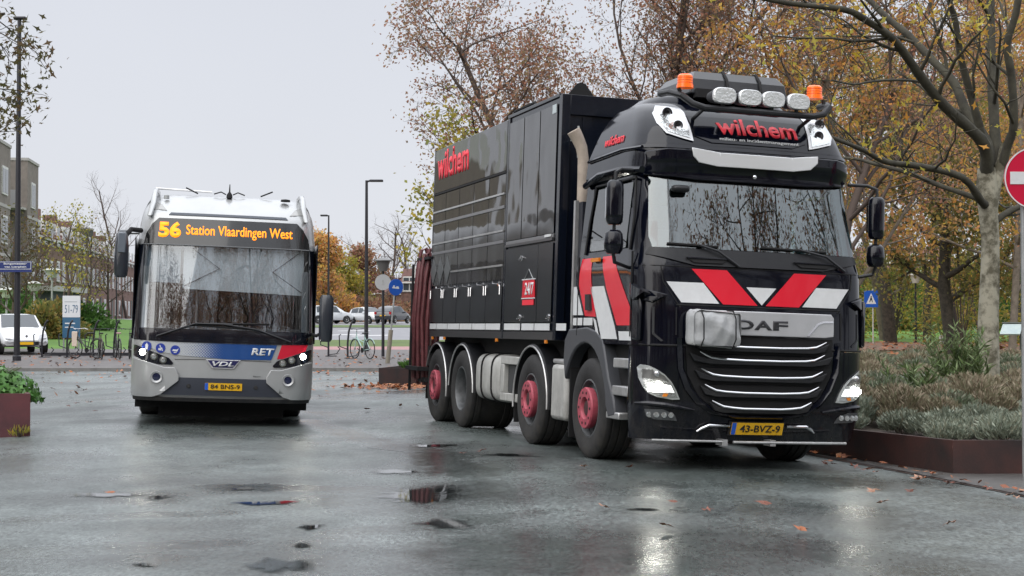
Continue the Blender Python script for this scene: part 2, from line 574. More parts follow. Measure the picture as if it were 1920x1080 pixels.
# wet asphalt -------------------------------------------------------------
def asphalt():
    m = bpy.data.materials.new('wet_asphalt')
    m.use_nodes = True
    t = m.node_tree
    b = t.nodes['Principled BSDF']
    tcn = t.nodes.new('ShaderNodeTexCoord')
    def noise(sc_, det, rough=.6, vec=None):
        n = t.nodes.new('ShaderNodeTexNoise')
        n.inputs['Scale'].default_value = sc_
        n.inputs['Detail'].default_value = det
        n.inputs['Roughness'].default_value = rough
        t.links.new(vec if vec else tcn.outputs['Object'], n.inputs['Vector'])
        return n.outputs[0]
    def math_(op, a, bb, clamp=False):
        n = t.nodes.new('ShaderNodeMath')
        n.operation = op
        n.use_clamp = clamp
        for i, v in enumerate((a, bb)):
            if isinstance(v, (int, float)): n.inputs[i].default_value = v
            else: t.links.new(v, n.inputs[i])
        return n.outputs[0]
    def rng(v, a, bb, c, d):
        n = t.nodes.new('ShaderNodeMapRange')
        n.inputs[1].default_value, n.inputs[2].default_value, n.inputs[3].default_value, n.inputs[4].default_value = a, bb, c, d
        t.links.new(v, n.inputs[0])
        return n.outputs[0]
    mp = t.nodes.new('ShaderNodeMapping')
    mp.inputs['Scale'].default_value = (1, .55, 1)
    mp.inputs['Rotation'].default_value = (0, 0, .35)
    t.links.new(tcn.outputs['Object'], mp.inputs[0])
    at_ = t.nodes.new('ShaderNodeAttribute')
    at_.attribute_name = 'wet'
    big = noise(.55, 5, .6, mp.outputs[0])
    fine = noise(90, 3)
    mid = noise(4.5, 5, .7, mp.outputs[0])
    wet0 = math_('ADD', at_.outputs['Fac'], math_('MULTIPLY', math_('SUBTRACT', mid, .5), 1.5))
    wet = rng(wet0, .25, .95, 0, 1)
    film = rng(big, .42, .62, 0, 1)
    rough = math_('SUBTRACT', .44, math_('MULTIPLY', film, .25))
    rough = math_('SUBTRACT', rough, math_('MULTIPLY', wet, .14))
    at2 = t.nodes.new('ShaderNodeAttribute')
    at2.attribute_name = 'sheen'
    shn = rng(math_('ADD', at2.outputs['Fac'], math_('MULTIPLY', math_('SUBTRACT', mid, .5), 1.2)), .3, .8, 0, 1)
    rough = math_('SUBTRACT', rough, math_('MULTIPLY', shn, .22))
    rough = math_('MAXIMUM', rough, .09)
    rough = math_('ADD', rough, math_('MULTIPLY', math_('SUBTRACT', noise(30, 4, .8, mp.outputs[0]), .5), .35))
    rough = math_('MAXIMUM', rough, .07)
    t.links.new(rough, b.inputs['Roughness'])
    b.inputs['Specular IOR Level'].default_value = .65
    r = t.nodes.new('ShaderNodeValToRGB')
    r.color_ramp.elements[0].position = .43
    r.color_ramp.elements[1].position = .57
    r.color_ramp.elements[0].color = (.058, .070, .068, 1)
    r.color_ramp.elements[1].color = (.165, .190, .184, 1)
    grit = noise(32, 4, .75)
    t.links.new(math_('ADD', math_('MULTIPLY', math_('ADD', fine, grit), .3), math_('MULTIPLY', math_('ADD', mid, big), .2)), r.inputs[0])
    dk = t.nodes.new('ShaderNodeMixRGB')
    dk.blend_type = 'MULTIPLY'
    t.links.new(wet, dk.inputs[0])
    t.links.new(r.outputs[0], dk.inputs[1])
    dk.inputs[2].default_value = (.42, .45, .43, 1)
    vm = t.nodes.new('ShaderNodeVectorMath'); vm.operation = 'SCALE'
    t.links.new(dk.outputs[0], vm.inputs[0])
    mpg = t.nodes.new('ShaderNodeMapping')
    mpg.inputs['Scale'].default_value = (1, .35, 1)
    t.links.new(tcn.outputs['Object'], mpg.inputs[0])
    patch = rng(noise(.33, 6, .62), .40, .60, .55, 1.2)
    speck = rng(noise(34, 4, .8, mpg.outputs[0]), .36, .64, .42, 1.6)
    t.links.new(math_('MULTIPLY', patch, speck), vm.inputs['Scale'])
    t.links.new(vm.outputs[0], b.inputs['Base Color'])
    # grains and a slow undulation
    bp = t.nodes.new('ShaderNodeBump')
    bp.inputs['Distance'].default_value = .006
    t.links.new(rng(wet, 0, 1, .38, .18), bp.inputs['Strength'])
    t.links.new(noise(45, 4, .8), bp.inputs['Height'])
    bp2 = t.nodes.new('ShaderNodeBump')
    bp2.inputs['Distance'].default_value = .05
    bp2.inputs['Strength'].default_value = .25
    t.links.new(noise(1.3, 3), bp2.inputs['Height'])
    t.links.new(bp.outputs[0], bp2.inputs['Normal'])
    t.links.new(bp2.outputs[0], b.inputs['Normal'])
    return m
asph = asphalt()
def puddle_mat():
    m = mat('puddle_water', (.018, .02, .02), .03, spec=.9)
    t = m.node_tree
    b = t.nodes['Principled BSDF']
    a_ = t.nodes.new('ShaderNodeAttribute'); a_.attribute_name = 'rim'
    tcn = t.nodes.new('ShaderNodeTexCoord')
    n = t.nodes.new('ShaderNodeTexNoise'); n.inputs['Scale'].default_value = 7; n.inputs['Detail'].default_value = 7; n.inputs['Roughness'].default_value = .7
    t.links.new(tcn.outputs['Object'], n.inputs['Vector'])
    ad = t.nodes.new('ShaderNodeMath'); ad.operation = 'MULTIPLY_ADD'; ad.inputs[1].default_value = 1.6
    t.links.new(n.outputs[0], ad.inputs[0]); t.links.new(a_.outputs['Fac'], ad.inputs[2])
    mp = t.nodes.new('ShaderNodeMapRange'); mp.inputs[1].default_value = 1.25; mp.inputs[2].default_value = 1.75; mp.inputs[3].default_value = 1; mp.inputs[4].default_value = 0
    t.links.new(ad.outputs[0], mp.inputs[0])
    t.links.new(mp.outputs[0], b.inputs['Alpha'])
    return m
puddlem = puddle_mat()
pav = mat('brick_paving', (.12, .105, .10), .5, c2=(.07, .062, .06), vs=3, bump=.5, bs=14)
slab = mat('wet_slabs', (.11, .105, .10), .4, c2=(.07, .068, .066), vs=2.5, bump=.4, bs=9)
cyc = mat('red_cycle_asphalt', (.33, .17, .17), .6, var=.1, vs=3)
roadm = mat('far_asphalt', (.20, .20, .215), .4, var=.12, vs=1)
grassm = mat('short_grass', (.105, .15, .04), .9, c2=(.075, .11, .035), vs=.5, bump=.6, bs=20)
littm = mat('leaf_litter_path', (.24, .13, .10), .9, c2=(.13, .10, .06), vs=3, bump=.6, bs=15)
soil = mat('soil', (.06, .045, .035), .9, c2=(.035, .028, .02), vs=6, bump=.8, bs=30)

# ================================================================ the setting
EL = [  # smoother, wetter low areas (cx, cy, rx, ry, strength)
    (.75, 9.6, 1.35, 1.2, 1.0), (1.5, 12.4, 1.6, .8, .35), (-.6, 15.5, 1.0, 1.6, .75), (-.5, 12.8, .5, .5, .8),
    (2.0, 14.4, 2.4, 1.2, .55), (-4, 20.5, 1.6, 1.6, .4), (.0, 20, .9, 2.2, .5), (-2.2, 9.3, .45, .3, .8),
]
SH = [(-3.1, 23.2, -.75, 16.2, .32), (-.75, 16.2, -.35, 14.4, .25), (-3.3, 9.5, -1.9, 10.0, .28), (-3.6, 11.2, -2.2, 11.6, .25), (-2.6, 13.5, -1.2, 13.2, .3), (-5.5, 30, -1.5, 33, .8), (-1.2, 10.4, .2, 11.6, .22)]
PUD = [(700, 890, 929, 34), (440, 562, 943, 10), (275, 326, 932, 9), (440, 488, 916, 8), (130, 275, 928, 9), (780, 900, 982, 20), (555, 612, 988, 10), (460, 595, 1060, 32), (765, 865, 838, 8), (690, 790, 885, 10), (545, 590, 1022, 10), (245, 300, 1058, 7), (900, 1010, 857, 7), (1175, 1240, 960, 6)]
for a_, b_, c_, h_ in PUD:
    D_ = 1.42 * 2880 / (c_ - 608)
    EL.append(((((a_ + b_) / 2) - 960) / 2880 * D_, D_, (b_ - a_) / 2880 * D_ * .95 + .1, h_ * 1.42 * 2880 / (c_ - 608) ** 2 * 1.1 + .12, .62))
def sheen(x, y):
    v = 0.0
    for x0, y0, x1, y1, w_ in SH:
        dx, dy = x1 - x0, y1 - y0
        t = max(0, min(1, ((x - x0) * dx + (y - y0) * dy) / (dx * dx + dy * dy)))
        d = math.hypot(x - x0 - t * dx, y - y0 - t * dy)
        v = max(v, math.exp(-(d / w_) ** 2))
    return v
def wet(x, y):
    v = 0.0
    for cx, cy, rx, ry, s_ in EL:
        d = ((x - cx) / rx) ** 2 + ((y - cy) / ry) ** 2
        v = max(v, s_ * sm(1.1 - d * .55))
    return v
ys_near = lin(3, 26, 150) + lin(26.5, 46.4, 40)
sheet('asphalt_yard', lambda y: -9 - .18 * y, lambda y: 9 + .12 * y, ys_near, 110, 0, asph, attr=wet)
sheet('ground', -420, 520, lin(-60, 46, 20) + [58, 66, 75, 88, 100, 120, 140, 180, 220, 300, 400, 700, 1500], 60, -.12, mat('base_ground', (.07, .09, .04), .95, var=.3, vs=.3))
spl = lambda y: -.19 * y
sheet('kerb', -30, 12, [46.4, 46.6], 60, .10, mat('kerb_stone', (.17, .165, .16), .6, var=.2), th=.12)
sheet('pavement', -30, 12, lin(46.6, 64, 20), 60, .10, pav)
rt = lambda y: .17 * y + 3
sheet('cycle_path', spl, lambda y: 40, lin(64, 70, 3), 20, .06, cyc)
sheet('grass_verge', spl, lambda y: 60, lin(70, 82, 4), 20, .05, grassm)
sheet('road', spl, lambda y: 90, lin(82, 118, 8), 20, .02, roadm)
sheet('grass_strip', spl, lambda y: 90, lin(118, 128, 3), 20, .05, grassm)
sheet('parking_road', spl, lambda y: 60, lin(128, 160, 4), 20, .02, roadm)
sheet('grass_bank', lambda y: -140, spl, [64, 70, 76, 82, 90, 100, 110, 120, 135, 150], 70, .08, mat('bank_grass', (.10, .21, .025), .9, c2=(.06, .135, .02), vs=.7, bump=.6, bs=20))
sheet('footpath', lambda y: -140, spl, lin(150, 260, 8), 50, .05, mat('path_grey', (.28, .28, .29), .6, var=.1))
rdash = mat('road_paint', (.7, .7, .7), .5, var=.1)
for i, (x, y) in enumerate([(-14.5, 92), (-10.5, 93), (-8.6, 91), (-15.0, 104), (-11.0, 105), (-5.0, 104)]):
    mb = MB()
    P = [(x - .9, y - .5), (x + 1.1, y + 1.4), (x + 1.1, y + 3.0), (x - .9, y + .6)]
    mb.add([(a, b, gz(a, b) + .028) for a, b in P], [(0, 1, 2, 3)])
    tag(mb.build('road_marking', rdash), kind='structure')
# right hand park: leaf-covered path then lawn
sheet('leaf_path', lambda y: .16 * y, lambda y: 60, lin(64, 76, 4), 30, .09, littm)
sheet('lawn', lambda y: .16 * y, lambda y: 130, [76, 82, 90, 100, 112, 125, 140, 160], 30, .10, mat('lawn_grass', (.12, .24, .025), .9, c2=(.075, .16, .02), vs=.35, bump=.6, bs=20))
sheet('bed_ground', lambda y: 5.2 - (y - 20) * .1, lambda y: 34, lin(26, 64, 12), 24, .06, mat('bed_soil', (.13, .10, .06), .95, c2=(.08, .085, .035), vs=1.2, bump=.8, bs=18))

# right foreground slabs with kerb line
KA, KB = Vector((3.3, 18.3)), Vector((4.75, 12.6))
def kx(y): return KA.x + (KB.x - KA.x) * (y - KA.y) / (KB.y - KA.y)
sheet('slab_pavement', lambda y: kx(y) + .07, lambda y: 14, lin(8, 30, 44), 26, .014, slab)
sheet('gutter_line', lambda y: kx(y) + .02, lambda y: kx(y) + .065, lin(8, 26, 40), 1, .008, mat('gutter_dirt', (.085, .045, .035), .6, c2=(.03, .02, .017), vs=7))

crackm = mat('crack_dark', (.018, .02, .018), .35)
for k, cpx in enumerate(([(760, 862), (840, 858), (930, 861), (1040, 858), (1120, 866)], [(690, 838), (760, 848), (830, 852), (900, 850)])):
    pts = []
    for x_, y_ in cpx:
        D = 1.42 * 2880 / (y_ - 608)
        pts.append(((x_ - 960) / 2880 * D, D))
    P2 = []
    rk = random.Random(k)
    for (a, b), (c_, d_) in zip(pts, pts[1:]):
        for i in range(6): P2.append((a + (c_ - a) * i / 6 + rk.uniform(-.008, .008), b + (d_ - b) * i / 6 + rk.uniform(-.03, .03)))
    mb = MB()
    for a, b in P2:
        w_ = rk.uniform(.002, .007)
        mb.v += [(a - w_, b - w_, gz(a, b) + .004), (a + w_, b + w_, gz(a, b) + .004)]
    mb.f = [(2 * i, 2 * i + 1, 2 * i + 3, 2 * i + 2) for i in range(len(P2) - 1)]
    tag(mb.build('asphalt_crack', crackm), kind='structure')
# puddles
rnd = random.Random(5)
def puddle(px0, px1, py, h, seed):
    D = lambda yy: 1.42 * 2880 / (yy - 608)
    y0, y1 = D(py + h / 2), D(py - h / 2)
    cy = (y0 + y1) / 2
    cx = ((px0 + px1) / 2 - 960) / 2880 * cy
    rx = (px1 - px0) / 2 / 2880 * cy
    ry = (y1 - y0) / 2
    r_ = random.Random(seed)
    ph = [r_.uniform(0, 6.28) for _ in range(4)]
    n = 48
    vs = []
    for i in range(n):
        t = 2 * PI * i / n
        k = 1 + .16 * math.sin(2 * t + ph[0]) + .13 * math.sin(3 * t + ph[1]) + .10 * math.sin(5 * t + ph[2]) + .07 * math.sin(9 * t + ph[3])
        vs.append((cx + rx * k * math.cos(t), cy + ry * k * math.sin(t)))
    mb = MB()
    rim_ = [0.0]
    mb.v = [(cx, cy, gz(cx, cy) + .006)]
    for q in (.35, .7, 1.0, 1.3):
        mb.v += [(cx + (a - cx) * q, cy + (b - cy) * q, gz(cx + (a - cx) * q, cy + (b - cy) * q) + .006) for a, b in vs]
        rim_ += [q] * n
    mb.f = [(0, 1 + i, 1 + (i + 1) % n) for i in range(n)]
    for k in range(3): mb.f += [(1 + k * n + i, 1 + k * n + n + i, 1 + k * n + n + (i + 1) % n, 1 + k * n + (i + 1) % n) for i in range(n)]
    me = bpy.data.meshes.new('puddle')
    me.from_pydata(mb.v, [], mb.f)
    a_ = me.attributes.new('rim', 'FLOAT', 'POINT')
    a_.data.foreach_set('value', rim_)
    tag(finish(me, 'puddle', puddlem), kind='structure')
for i, a in enumerate(PUD):
    puddle(*a, seed=i)

# ================================================================ TRUCK
TWt = [.26, .30, .5, .62, 1.2, 1.6, 2.0, 2.15, 2.95, 3.0, 3.2, 3.42, 3.6, 3.7, 3.78]
TVt = [.22, .10, .03, .0, .0, .02, .06, .10, .33, .30, .29, .38, .52, .70, 1.0]
THt = [1.15, 1.22, 1.24, 1.25, 1.25, 1.25, 1.25, 1.22, 1.17, 1.2, 1.18, 1.12, 1.06, 1.0, .85]
def thw(w): return float(np.interp(w, TWt, THt))
def tsf(u, w, r=.26, bow=.075):
    v0 = float(np.interp(w, TWt, TVt)); h = thw(w); u = min(abs(u), h)
    v = v0 + bow * (u / h) ** 2
    d = u - (h - r)
    if d > 0: v += r - math.sqrt(max(r * r - d * d, 0))
    return v
def TF(u, w, o):            # cab front surface
    return Vector((u, tsf(u, w) - o, w))
def TS(v, w, o):            # cab left side
    return Vector((-(thw(w) + o), v, w))
def CS(v, w, o):            # container left side
    return Vector((-1.25 - o, v, w))
truck = empty('heavy_truck', TO, TA, TILT, 'black four-axle recovery truck with red and white chevrons, parked facing right of the bus', 'truck')

def cab_ring(w, vb):
    h = thw(w)
    us = [-h + .0, -h + .012, -h + .04, -h + .09, -h + .16, -h + .26]
    inner = -h + .26
    us += [inner + (2 * (h - .26)) * i / 14 for i in range(1, 14)]
    us += [-x for x in us[:6]][::-1]
    pts = []
    nv = 12
    v1 = tsf(-h, w)
    for i in range(nv): pts.append((-h, vb + (v1 - vb) * i / nv, w))
    for u in us: pts.append((u, tsf(u, w), w))
    for i in range(nv): pts.append((h, v1 + (vb - v1) * (i + 1) / nv, w))
    return pts
ws_ = [1.22, 1.3, 1.45, 1.6, 1.75, 1.9, 2.0, 2.05, 2.12, 2.19, 2.3, 2.45, 2.6, 2.75, 2.89, 2.95, 3.0, 3.06, 3.12, 3.2, 3.26, 3.34, 3.42, 3.5, 3.6, 3.66, 3.7, 3.74, 3.78]
def vback(w): return float(np.interp(w, [1.2, 3.05, 3.2, 3.5, 3.78], [2.1, 1.95, 1.95, 1.8, 1.5]))
def cabskip(c):
    if 2.18 < c.z < 2.90 and abs(c.x) < 1.08 and c.y < 1.0: return True
    if 2.19 < c.z < 2.85 and abs(c.x) > 1.1 and .62 < c.y < 1.72: return True
    return False
cab = loft('cab_body', [cab_ring(w_, vback(w_)) for w_ in ws_], paint, truck, skip=cabskip, ang=28)
# roof spoiler crown
rr = []
for w_, k in ((3.78, 1.0), (3.83, .93), (3.86, .80), (3.87, .55)):
    rr.append([(p[0] * k, (p[1] - 1.2) * (k if p[1] < 1.2 else k) + 1.2 + (1 - k) * .1, w_) for p in cab_ring(3.78, 1.5)])
loft('roof_crown', rr, paint, truck, cap0=False, ang=50)
# windscreen
wsp = [(-1.11, 2.19), (1.11, 2.19), (1.13, 2.30), (1.08, 2.93), (.9, 2.905), (.4, 2.89), (-.4, 2.89), (-.9, 2.905), (-1.08, 2.93), (-1.13, 2.30)]
panel('windscreen', wsp, TF, .004, .006, tglass, truck, step=.12)
# cab interior
panel('sun_strip', [(-1.08, 2.80), (1.08, 2.80), (1.08, 2.93), (.4, 2.885), (-.4, 2.885), (-1.08, 2.93)], TF, -.03, .01, mat('tint_strip', (.01, .02, .02), .3), truck)
MB().box(-1.1, 1.1, .55, .9, 1.9, 2.17).build('dashboard', mat('dash', (.03, .03, .032), .6), truck, bev=.05)
MB().box(-1.1, 1.1, 1.78, 1.84, 1.9, 3.0).build('rear_wall', mat('cab_inner', (.07, .085, .09), .8), truck)
for sx in (-.62, .62):
    s_ = MB().box(sx - .25, sx + .25, 1.2, 1.4, 1.6, 2.45).build('seat', mat('seat_fabric', (.05, .05, .055), .8), truck, bev=.06)
    MB().box(sx - .13, sx + .13, 1.22, 1.36, 2.48, 2.70).build('headrest', MATS['seat_fabric'], s_, bev=.04)
panel('side_window', [(.64, 2.20), (1.70, 2.20), (1.66, 2.55), (1.58, 2.86), (.58, 2.86)], TS, .002, .006, sglass, truck, step=0)
panel('side_window', [(.64, 2.20), (1.70, 2.20), (1.66, 2.55), (1.58, 2.86), (.58, 2.86)], lambda v, w, o: Vector((thw(w) + o, v, w)), .002, .006, sglass, truck, step=0)
# window surround & drip rail, door gaps
MB().tube([TS(.5, 2.17, .012), TS(.46, 2.5, .012), TS(.5, 2.9, .012), TS(1.64, 2.9, .012), TS(1.76, 2.5, .012), TS(1.82, 2.17, .012)], .014, 6).build('window_seal', plast, truck)
MB().tube([TS(.30, 2.96, .03), TS(.8, 3.00, .045), TS(1.4, 3.0, .045), TS(1.93, 2.93, .04)], .035, 8).build('drip_rail', paint, truck)
for v_ in (.36, 1.93): MB().box(-1.262, -1.245, v_, v_ + .015, 1.3, 2.15).build('door_seam', dark, truck)
MB().tube([TS(.34, 3.19, .015), TS(.9, 3.22, .015), TS(1.9, 3.19, .015)], .018, 6).build('roof_ledge', paint, truck)
panel('visor_lip', [(-1.14, 3.20), (1.14, 3.20), (1.14, 3.235), (-1.14, 3.235)], TF, .0, .022, paint, truck)
# sun visor brow over the windscreen
panel('sun_visor', [(-1.12, 2.92), (-.6, 2.885), (.6, 2.885), (1.12, 2.92), (1.13, 3.16), (.95, 3.19), (-.95, 3.19), (-1.13, 3.16)], TF, .01, .045, paint, truck, bev=.012)
panel('visor_trim', [(-.70, 3.205), (-.40, 3.17), (.40, 3.17), (.70, 3.205), (.70, 3.13), (.62, 3.06), (.42, 3.03), (-.42, 3.03), (-.62, 3.06), (-.68, 3.12)], TF, .06, .02, mat('trim_silver', (.85, .86, .88), .22, metal=.35), truck, bev=.006)
MB().lathe([(0, .001), (0, .022), (.02, .02), (.03, .001)], 12, at(.0, tsf(0, 2.95) - .06, 2.95, FRONT)).build('camera_dome', chrome, truck)
# scuttle below windscreen
panel('scuttle_panel', [(-1.17, 2.12), (-.7, 2.02), (.7, 2.02), (1.17, 2.12), (1.13, 2.185), (-1.13, 2.185)], TF, .006, .014, plast, truck)
for s in (-1, 1):
    c = -.56 if s < 0 else .60
    panel('air_inlet', [(c - .22, 2.085), (c + .20, 2.085), (c + .14, 2.045), (c - .16, 2.045)], TF, .022, .012, dark, truck, bev=.004)
    panel('inlet_rim', [(c - .24, 2.10), (c + .24, 2.10), (c + .22, 2.09), (c - .22, 2.09)], TF, .026, .02, paint, truck, step=.15)
# wipers
for u0, u1 in ((-.25, -.98), (.95, .02)):
    mb = MB()
    mb.tube([TF(u0, 2.03, .03), TF(u0 - .22, 2.17, .06), TF((u0 + u1) / 2 - .05, 2.225, .05)], .014, 6)
    wp = mb.build('wiper', plast, truck)
    MB().tube([TF(u0 - .2 + (u1 - u0 + .2) * i / 8, 2.215 + .006 * i * .3, .028) for i in range(9)], .012, 5).build('wiper_blade', dark, wp)
# name panel and lettering
panel('name_panel', [(-.62, 3.34), (-.45, 3.28), (.45, 3.28), (.62, 3.34), (.66, 3.56), (-.66, 3.56)], TF, .004, .008, paint, truck)
def TFt(a, b, o): return TF(a, b, o)
text('lettering', 'wilchem', (-.37, .53, 3.375, 3.56), TF, .014, redtxt, truck, bold=.025)
text('lettering', 'milieu- en incidentmanagement', (-.36, .53, 3.30, 3.345), TF, .014, white, truck, bold=.005)
# roof marker lights
for s in (-1, 1):
    q = [(.90, 3.68), (.68, 3.65), (.645, 3.28), (.74, 3.30), (.92, 3.35), (.985, 3.46), (.985, 3.58)]
    q = [(s * a, b) for a, b in q]
    hl = panel('roof_light', q, TF, .006, .014, whlamp, truck, bev=.004)
    q2 = [((a - s * .83) * .82 + s * .83, (b - 3.48) * .84 + 3.48) for a, b in q]
    panel('light_inlay', q2, TF, .022, .004, lens, hl)
    for (a, b, r_) in ((s * .86, 3.58, .055), (s * .79, 3.44, .052)):
        p = TF(a, b, .03)
        MB().lathe([(0, r_), (.012, r_ * .95), (.012, r_ * .7), (0, r_ * .5), (.0, .001)], 20, at(*p, FRONT)).build('reflector', mat('gunmetal', (.12, .12, .13), .2, metal=.9), hl)
# light bar
bar = MB()
V0 = .26
bar.tube([(-.90, .62, 3.78), (-.88, .42, 3.77), (-.82, V0, 3.72), (-.72, V0 - .04, 3.64), (-.60, V0 - .06, 3.605), (0, V0 - .09, 3.60), (.60, V0 - .06, 3.605), (.74, V0 - .04, 3.64), (.82, V0, 3.72), (.88, .42, 3.77), (.90, .62, 3.78)], .034, 10)
bar.tube([(-.82, .30, 3.76), (-.84, .30, 3.80)], .02, 8).tube([(.78, .30, 3.76), (.78, .30, 3.80)], .02, 8)
for u in (-.40, -.12, .14, .42): bar.tube([(u, V0 - .06, 3.58), (u, .2, 3.68)], .022, 8)
for u in (-.6, .6): bar.tube([(u, V0 - .06, 3.6), (u, .5, 3.52)], .02, 8)
bar.build('light_bar', plast, truck)
for u in (-.40, -.12, .14, .42):
    r1 = []
    for d, k in ((.0, 1.0), (-.03, 1.0), (-.045, .9)):
        r1.append([(u + .125 * k * math.copysign(abs(math.cos(t)) ** .55, math.cos(t)), .18 + d, 3.735 + .082 * k * math.copysign(abs(math.sin(t)) ** .75, math.sin(t))) for t in [2 * PI * i / 28 for i in range(28)]])
    sp = loft('spot_lamp', [[(p[0], .32, p[2] * .7 + 3.735 * .3) for p in r1[0]], r1[0]], plast, truck)
    loft('lamp_glass', [[(p[0] * 1, p[1] - .002, p[2]) for p in r1[0]], r1[1], r1[2]], mat('lamp_glass', (.72, .74, .75), .15, metal=.3, bump=.5, bs=40, coat=1), sp)
for u in (-.78, .66):
    bc = MB().lathe([(0, .085), (.03, .085), (.03, .078), (.12, .076), (.135, .06), (.14, .001)], 24, at(u, .28, 3.80, ZUP)).build('beacon', orange, truck)
    mb = MB()
    for k in range(3): mb.lathe([(0, .0795), (.006, .0795)], 24, at(u, .28, 3.845 + .025 * k, ZUP), cap=False)
    mb.build('beacon_rings', mat('dark_orange', (.5, .06, .0), .4), bc)
# roof air unit
rb = [[(-.52, .75, 3.84), (.60, .75, 3.84), (.60, 1.7, 3.84), (-.52, 1.7, 3.84)], [(-.50, .78, 4.0), (.58, .78, 4.0), (.58, 1.7, 4.0), (-.50, 1.7, 4.0)], [(-.44, .86, 4.09), (.52, .86, 4.09), (.52, 1.6, 4.09), (-.44, 1.6, 4.09)]]
ru = loft('roof_unit', rb, mat('unit_plastic', (.03, .032, .036), .3, coat=.3), truck, bev=.015, ang=20)
MB().tube([(-.1, .74, 3.9), (-.1, .77, 4.01), (-.1, .87, 4.105), (-.1, 1.4, 4.105)], .016, 6).tube([(.28, .74, 3.9), (.28, .77, 4.01), (.28, .87, 4.105), (.28, 1.4, 4.105)], .016, 6).build('strap', dark, ru)
MB().box(-.46, .54, .72, .80, 3.80, 3.89).build('unit_base', dark, truck)
# chevrons on the front
for s in (-1, 1):
    panel('red_stripe', [(s * .74, 1.985), (s * .37, 1.985), (s * .045, 1.645), (s * .415, 1.645)], TF, .004, .003, red, truck)
    panel('white_stripe', [(s * 1.0, 1.85), (s * .62, 1.85), (s * .455, 1.65), (s * .85, 1.65)], TF, .004, .003, white, truck)
panel('white_triangle', [(-.165, 1.825), (.165, 1.825), (0, 1.65)], TF, .004, .003, white, truck)
panel('front_flap', [(-.86, 1.62), (.86, 1.62), (1.04, 1.88), (1.06, 2.01), (-1.06, 2.01), (-1.04, 1.88)], TF, -.01, .008, paint, truck) if False else None
MB().tube([TF(-1.2 + .1 * i, 2.005, .0) for i in range(25)], .006, 5).tube([TF(-1.05, 2.0, 0), TF(-1.03, 1.85, 0), TF(-.86, 1.6, 0)], .006, 5).tube([TF(1.05, 2.0, 0), TF(1.03, 1.85, 0), TF(.86, 1.6, 0)], .006, 5).tube([TF(-.9 + .1 * i, 1.625, .0) for i in range(19)], .007, 5).build('panel_seam', dark, truck)
# silver name bar
panel('badge_bar', [(-.80, 1.55), (-.77, 1.585), (.77, 1.585), (.80, 1.55), (.80, 1.36), (.70, 1.345), (-.70, 1.345), (-.80, 1.36)], TF, .005, .04, silver, truck, bev=.008)
panel('badge_relief', [(.48, 1.36), (.60, 1.49), (.66, 1.515), (.79, 1.52), (.79, 1.50), (.67, 1.495), (.61, 1.47), (.51, 1.36)], TF, .046, .006, chrome, truck, step=.2)
for ch, a0, a1 in (('D', -.29, -.105), ('A', -.10, .095), ('F', .105, .27)):
    text('badge_letter', ch, (a0, a1, 1.405, 1.50), TF, .046, mat('badge_dark', (.05, .05, .055), .3, metal=.5), truck, bold=.035)
# grille
grd = panel('grille', [(-.80, 1.33), (.80, 1.33), (.80, 1.2), (.78, .95), (.66, .74), (.5, .62), (.2, .565), (-.2, .565), (-.5, .62), (-.66, .74), (-.78, .95), (-.80, 1.2)], TF, -.0, .012, dark, truck)
for k, (wc, hw_, end) in enumerate(((1.24, .74, .62), (1.11, .78, .60), (.945, .72, .58), (.79, .66, .54), (.635, .56, .46))):
    panel('grille_slat', [(-hw_, wc + .05), (-end, wc + .0), (-.3, wc - .012), (.3, wc - .012), (end, wc + .0), (hw_, wc + .05), (hw_ - .05, wc - .03), (end - .05, wc - .055), (-end + .05, wc - .055), (-hw_ + .05, wc - .03)], TF, .012, .05, plast, truck, bev=.006, step=.15)
    e_ = end + .02
    pts = [(-e_ - .06, wc + .065), (-e_, wc + .035), (-e_ + .06, wc + .01), (-e_ + .16, wc - .002), (-.2, wc - .01), (.2, wc - .01), (e_ - .16, wc - .002), (e_ - .06, wc + .01), (e_, wc + .035), (e_ + .06, wc + .065)]
    MB().tube([TF(a, b, .066) for a, b in pts], [.004, .009, .011, .011, .011, .011, .011, .011, .009, .004], 6).build('chrome_strip', chrome, truck)
    if k < 4:
        MB().tube([TF(-hw_ + .1 + (2 * hw_ - .2) * i / 8, wc - .085, .014) for i in range(9)], .006, 4).build('grille_rib', plast, truck)
rim = [(-.90, 1.30), (-.88, 1.0), (-.80, .80), (-.68, .66), (-.52, .56), (-.25, .51), (.25, .51), (.52, .56), (.68, .66), (.80, .80), (.88, 1.0), (.90, 1.30)]
inn = [(.83, 1.30), (.81, 1.0), (.73, .83), (.62, .70), (.47, .61), (.22, .565), (-.22, .565), (-.47, .61), (-.62, .70), (-.73, .83), (-.81, 1.0), (-.83, 1.30)]
for i in range(len(rim) - 1):
    pass
mbr = MB()
vv = []
for (a, b), (c_, d_) in zip(rim, inn[::-1]):
    vv += [TF(a, b, .02), TF((a + c_) / 2, (b + d_) / 2, .06), TF(c_, d_, .01)]
mbr.add(vv, [(3 * i + j, 3 * i + j + 1, 3 * i + j + 4, 3 * i + j + 3) for i in range(11) for j in range(2)])
mbr.build('grille_surround', paint, truck)
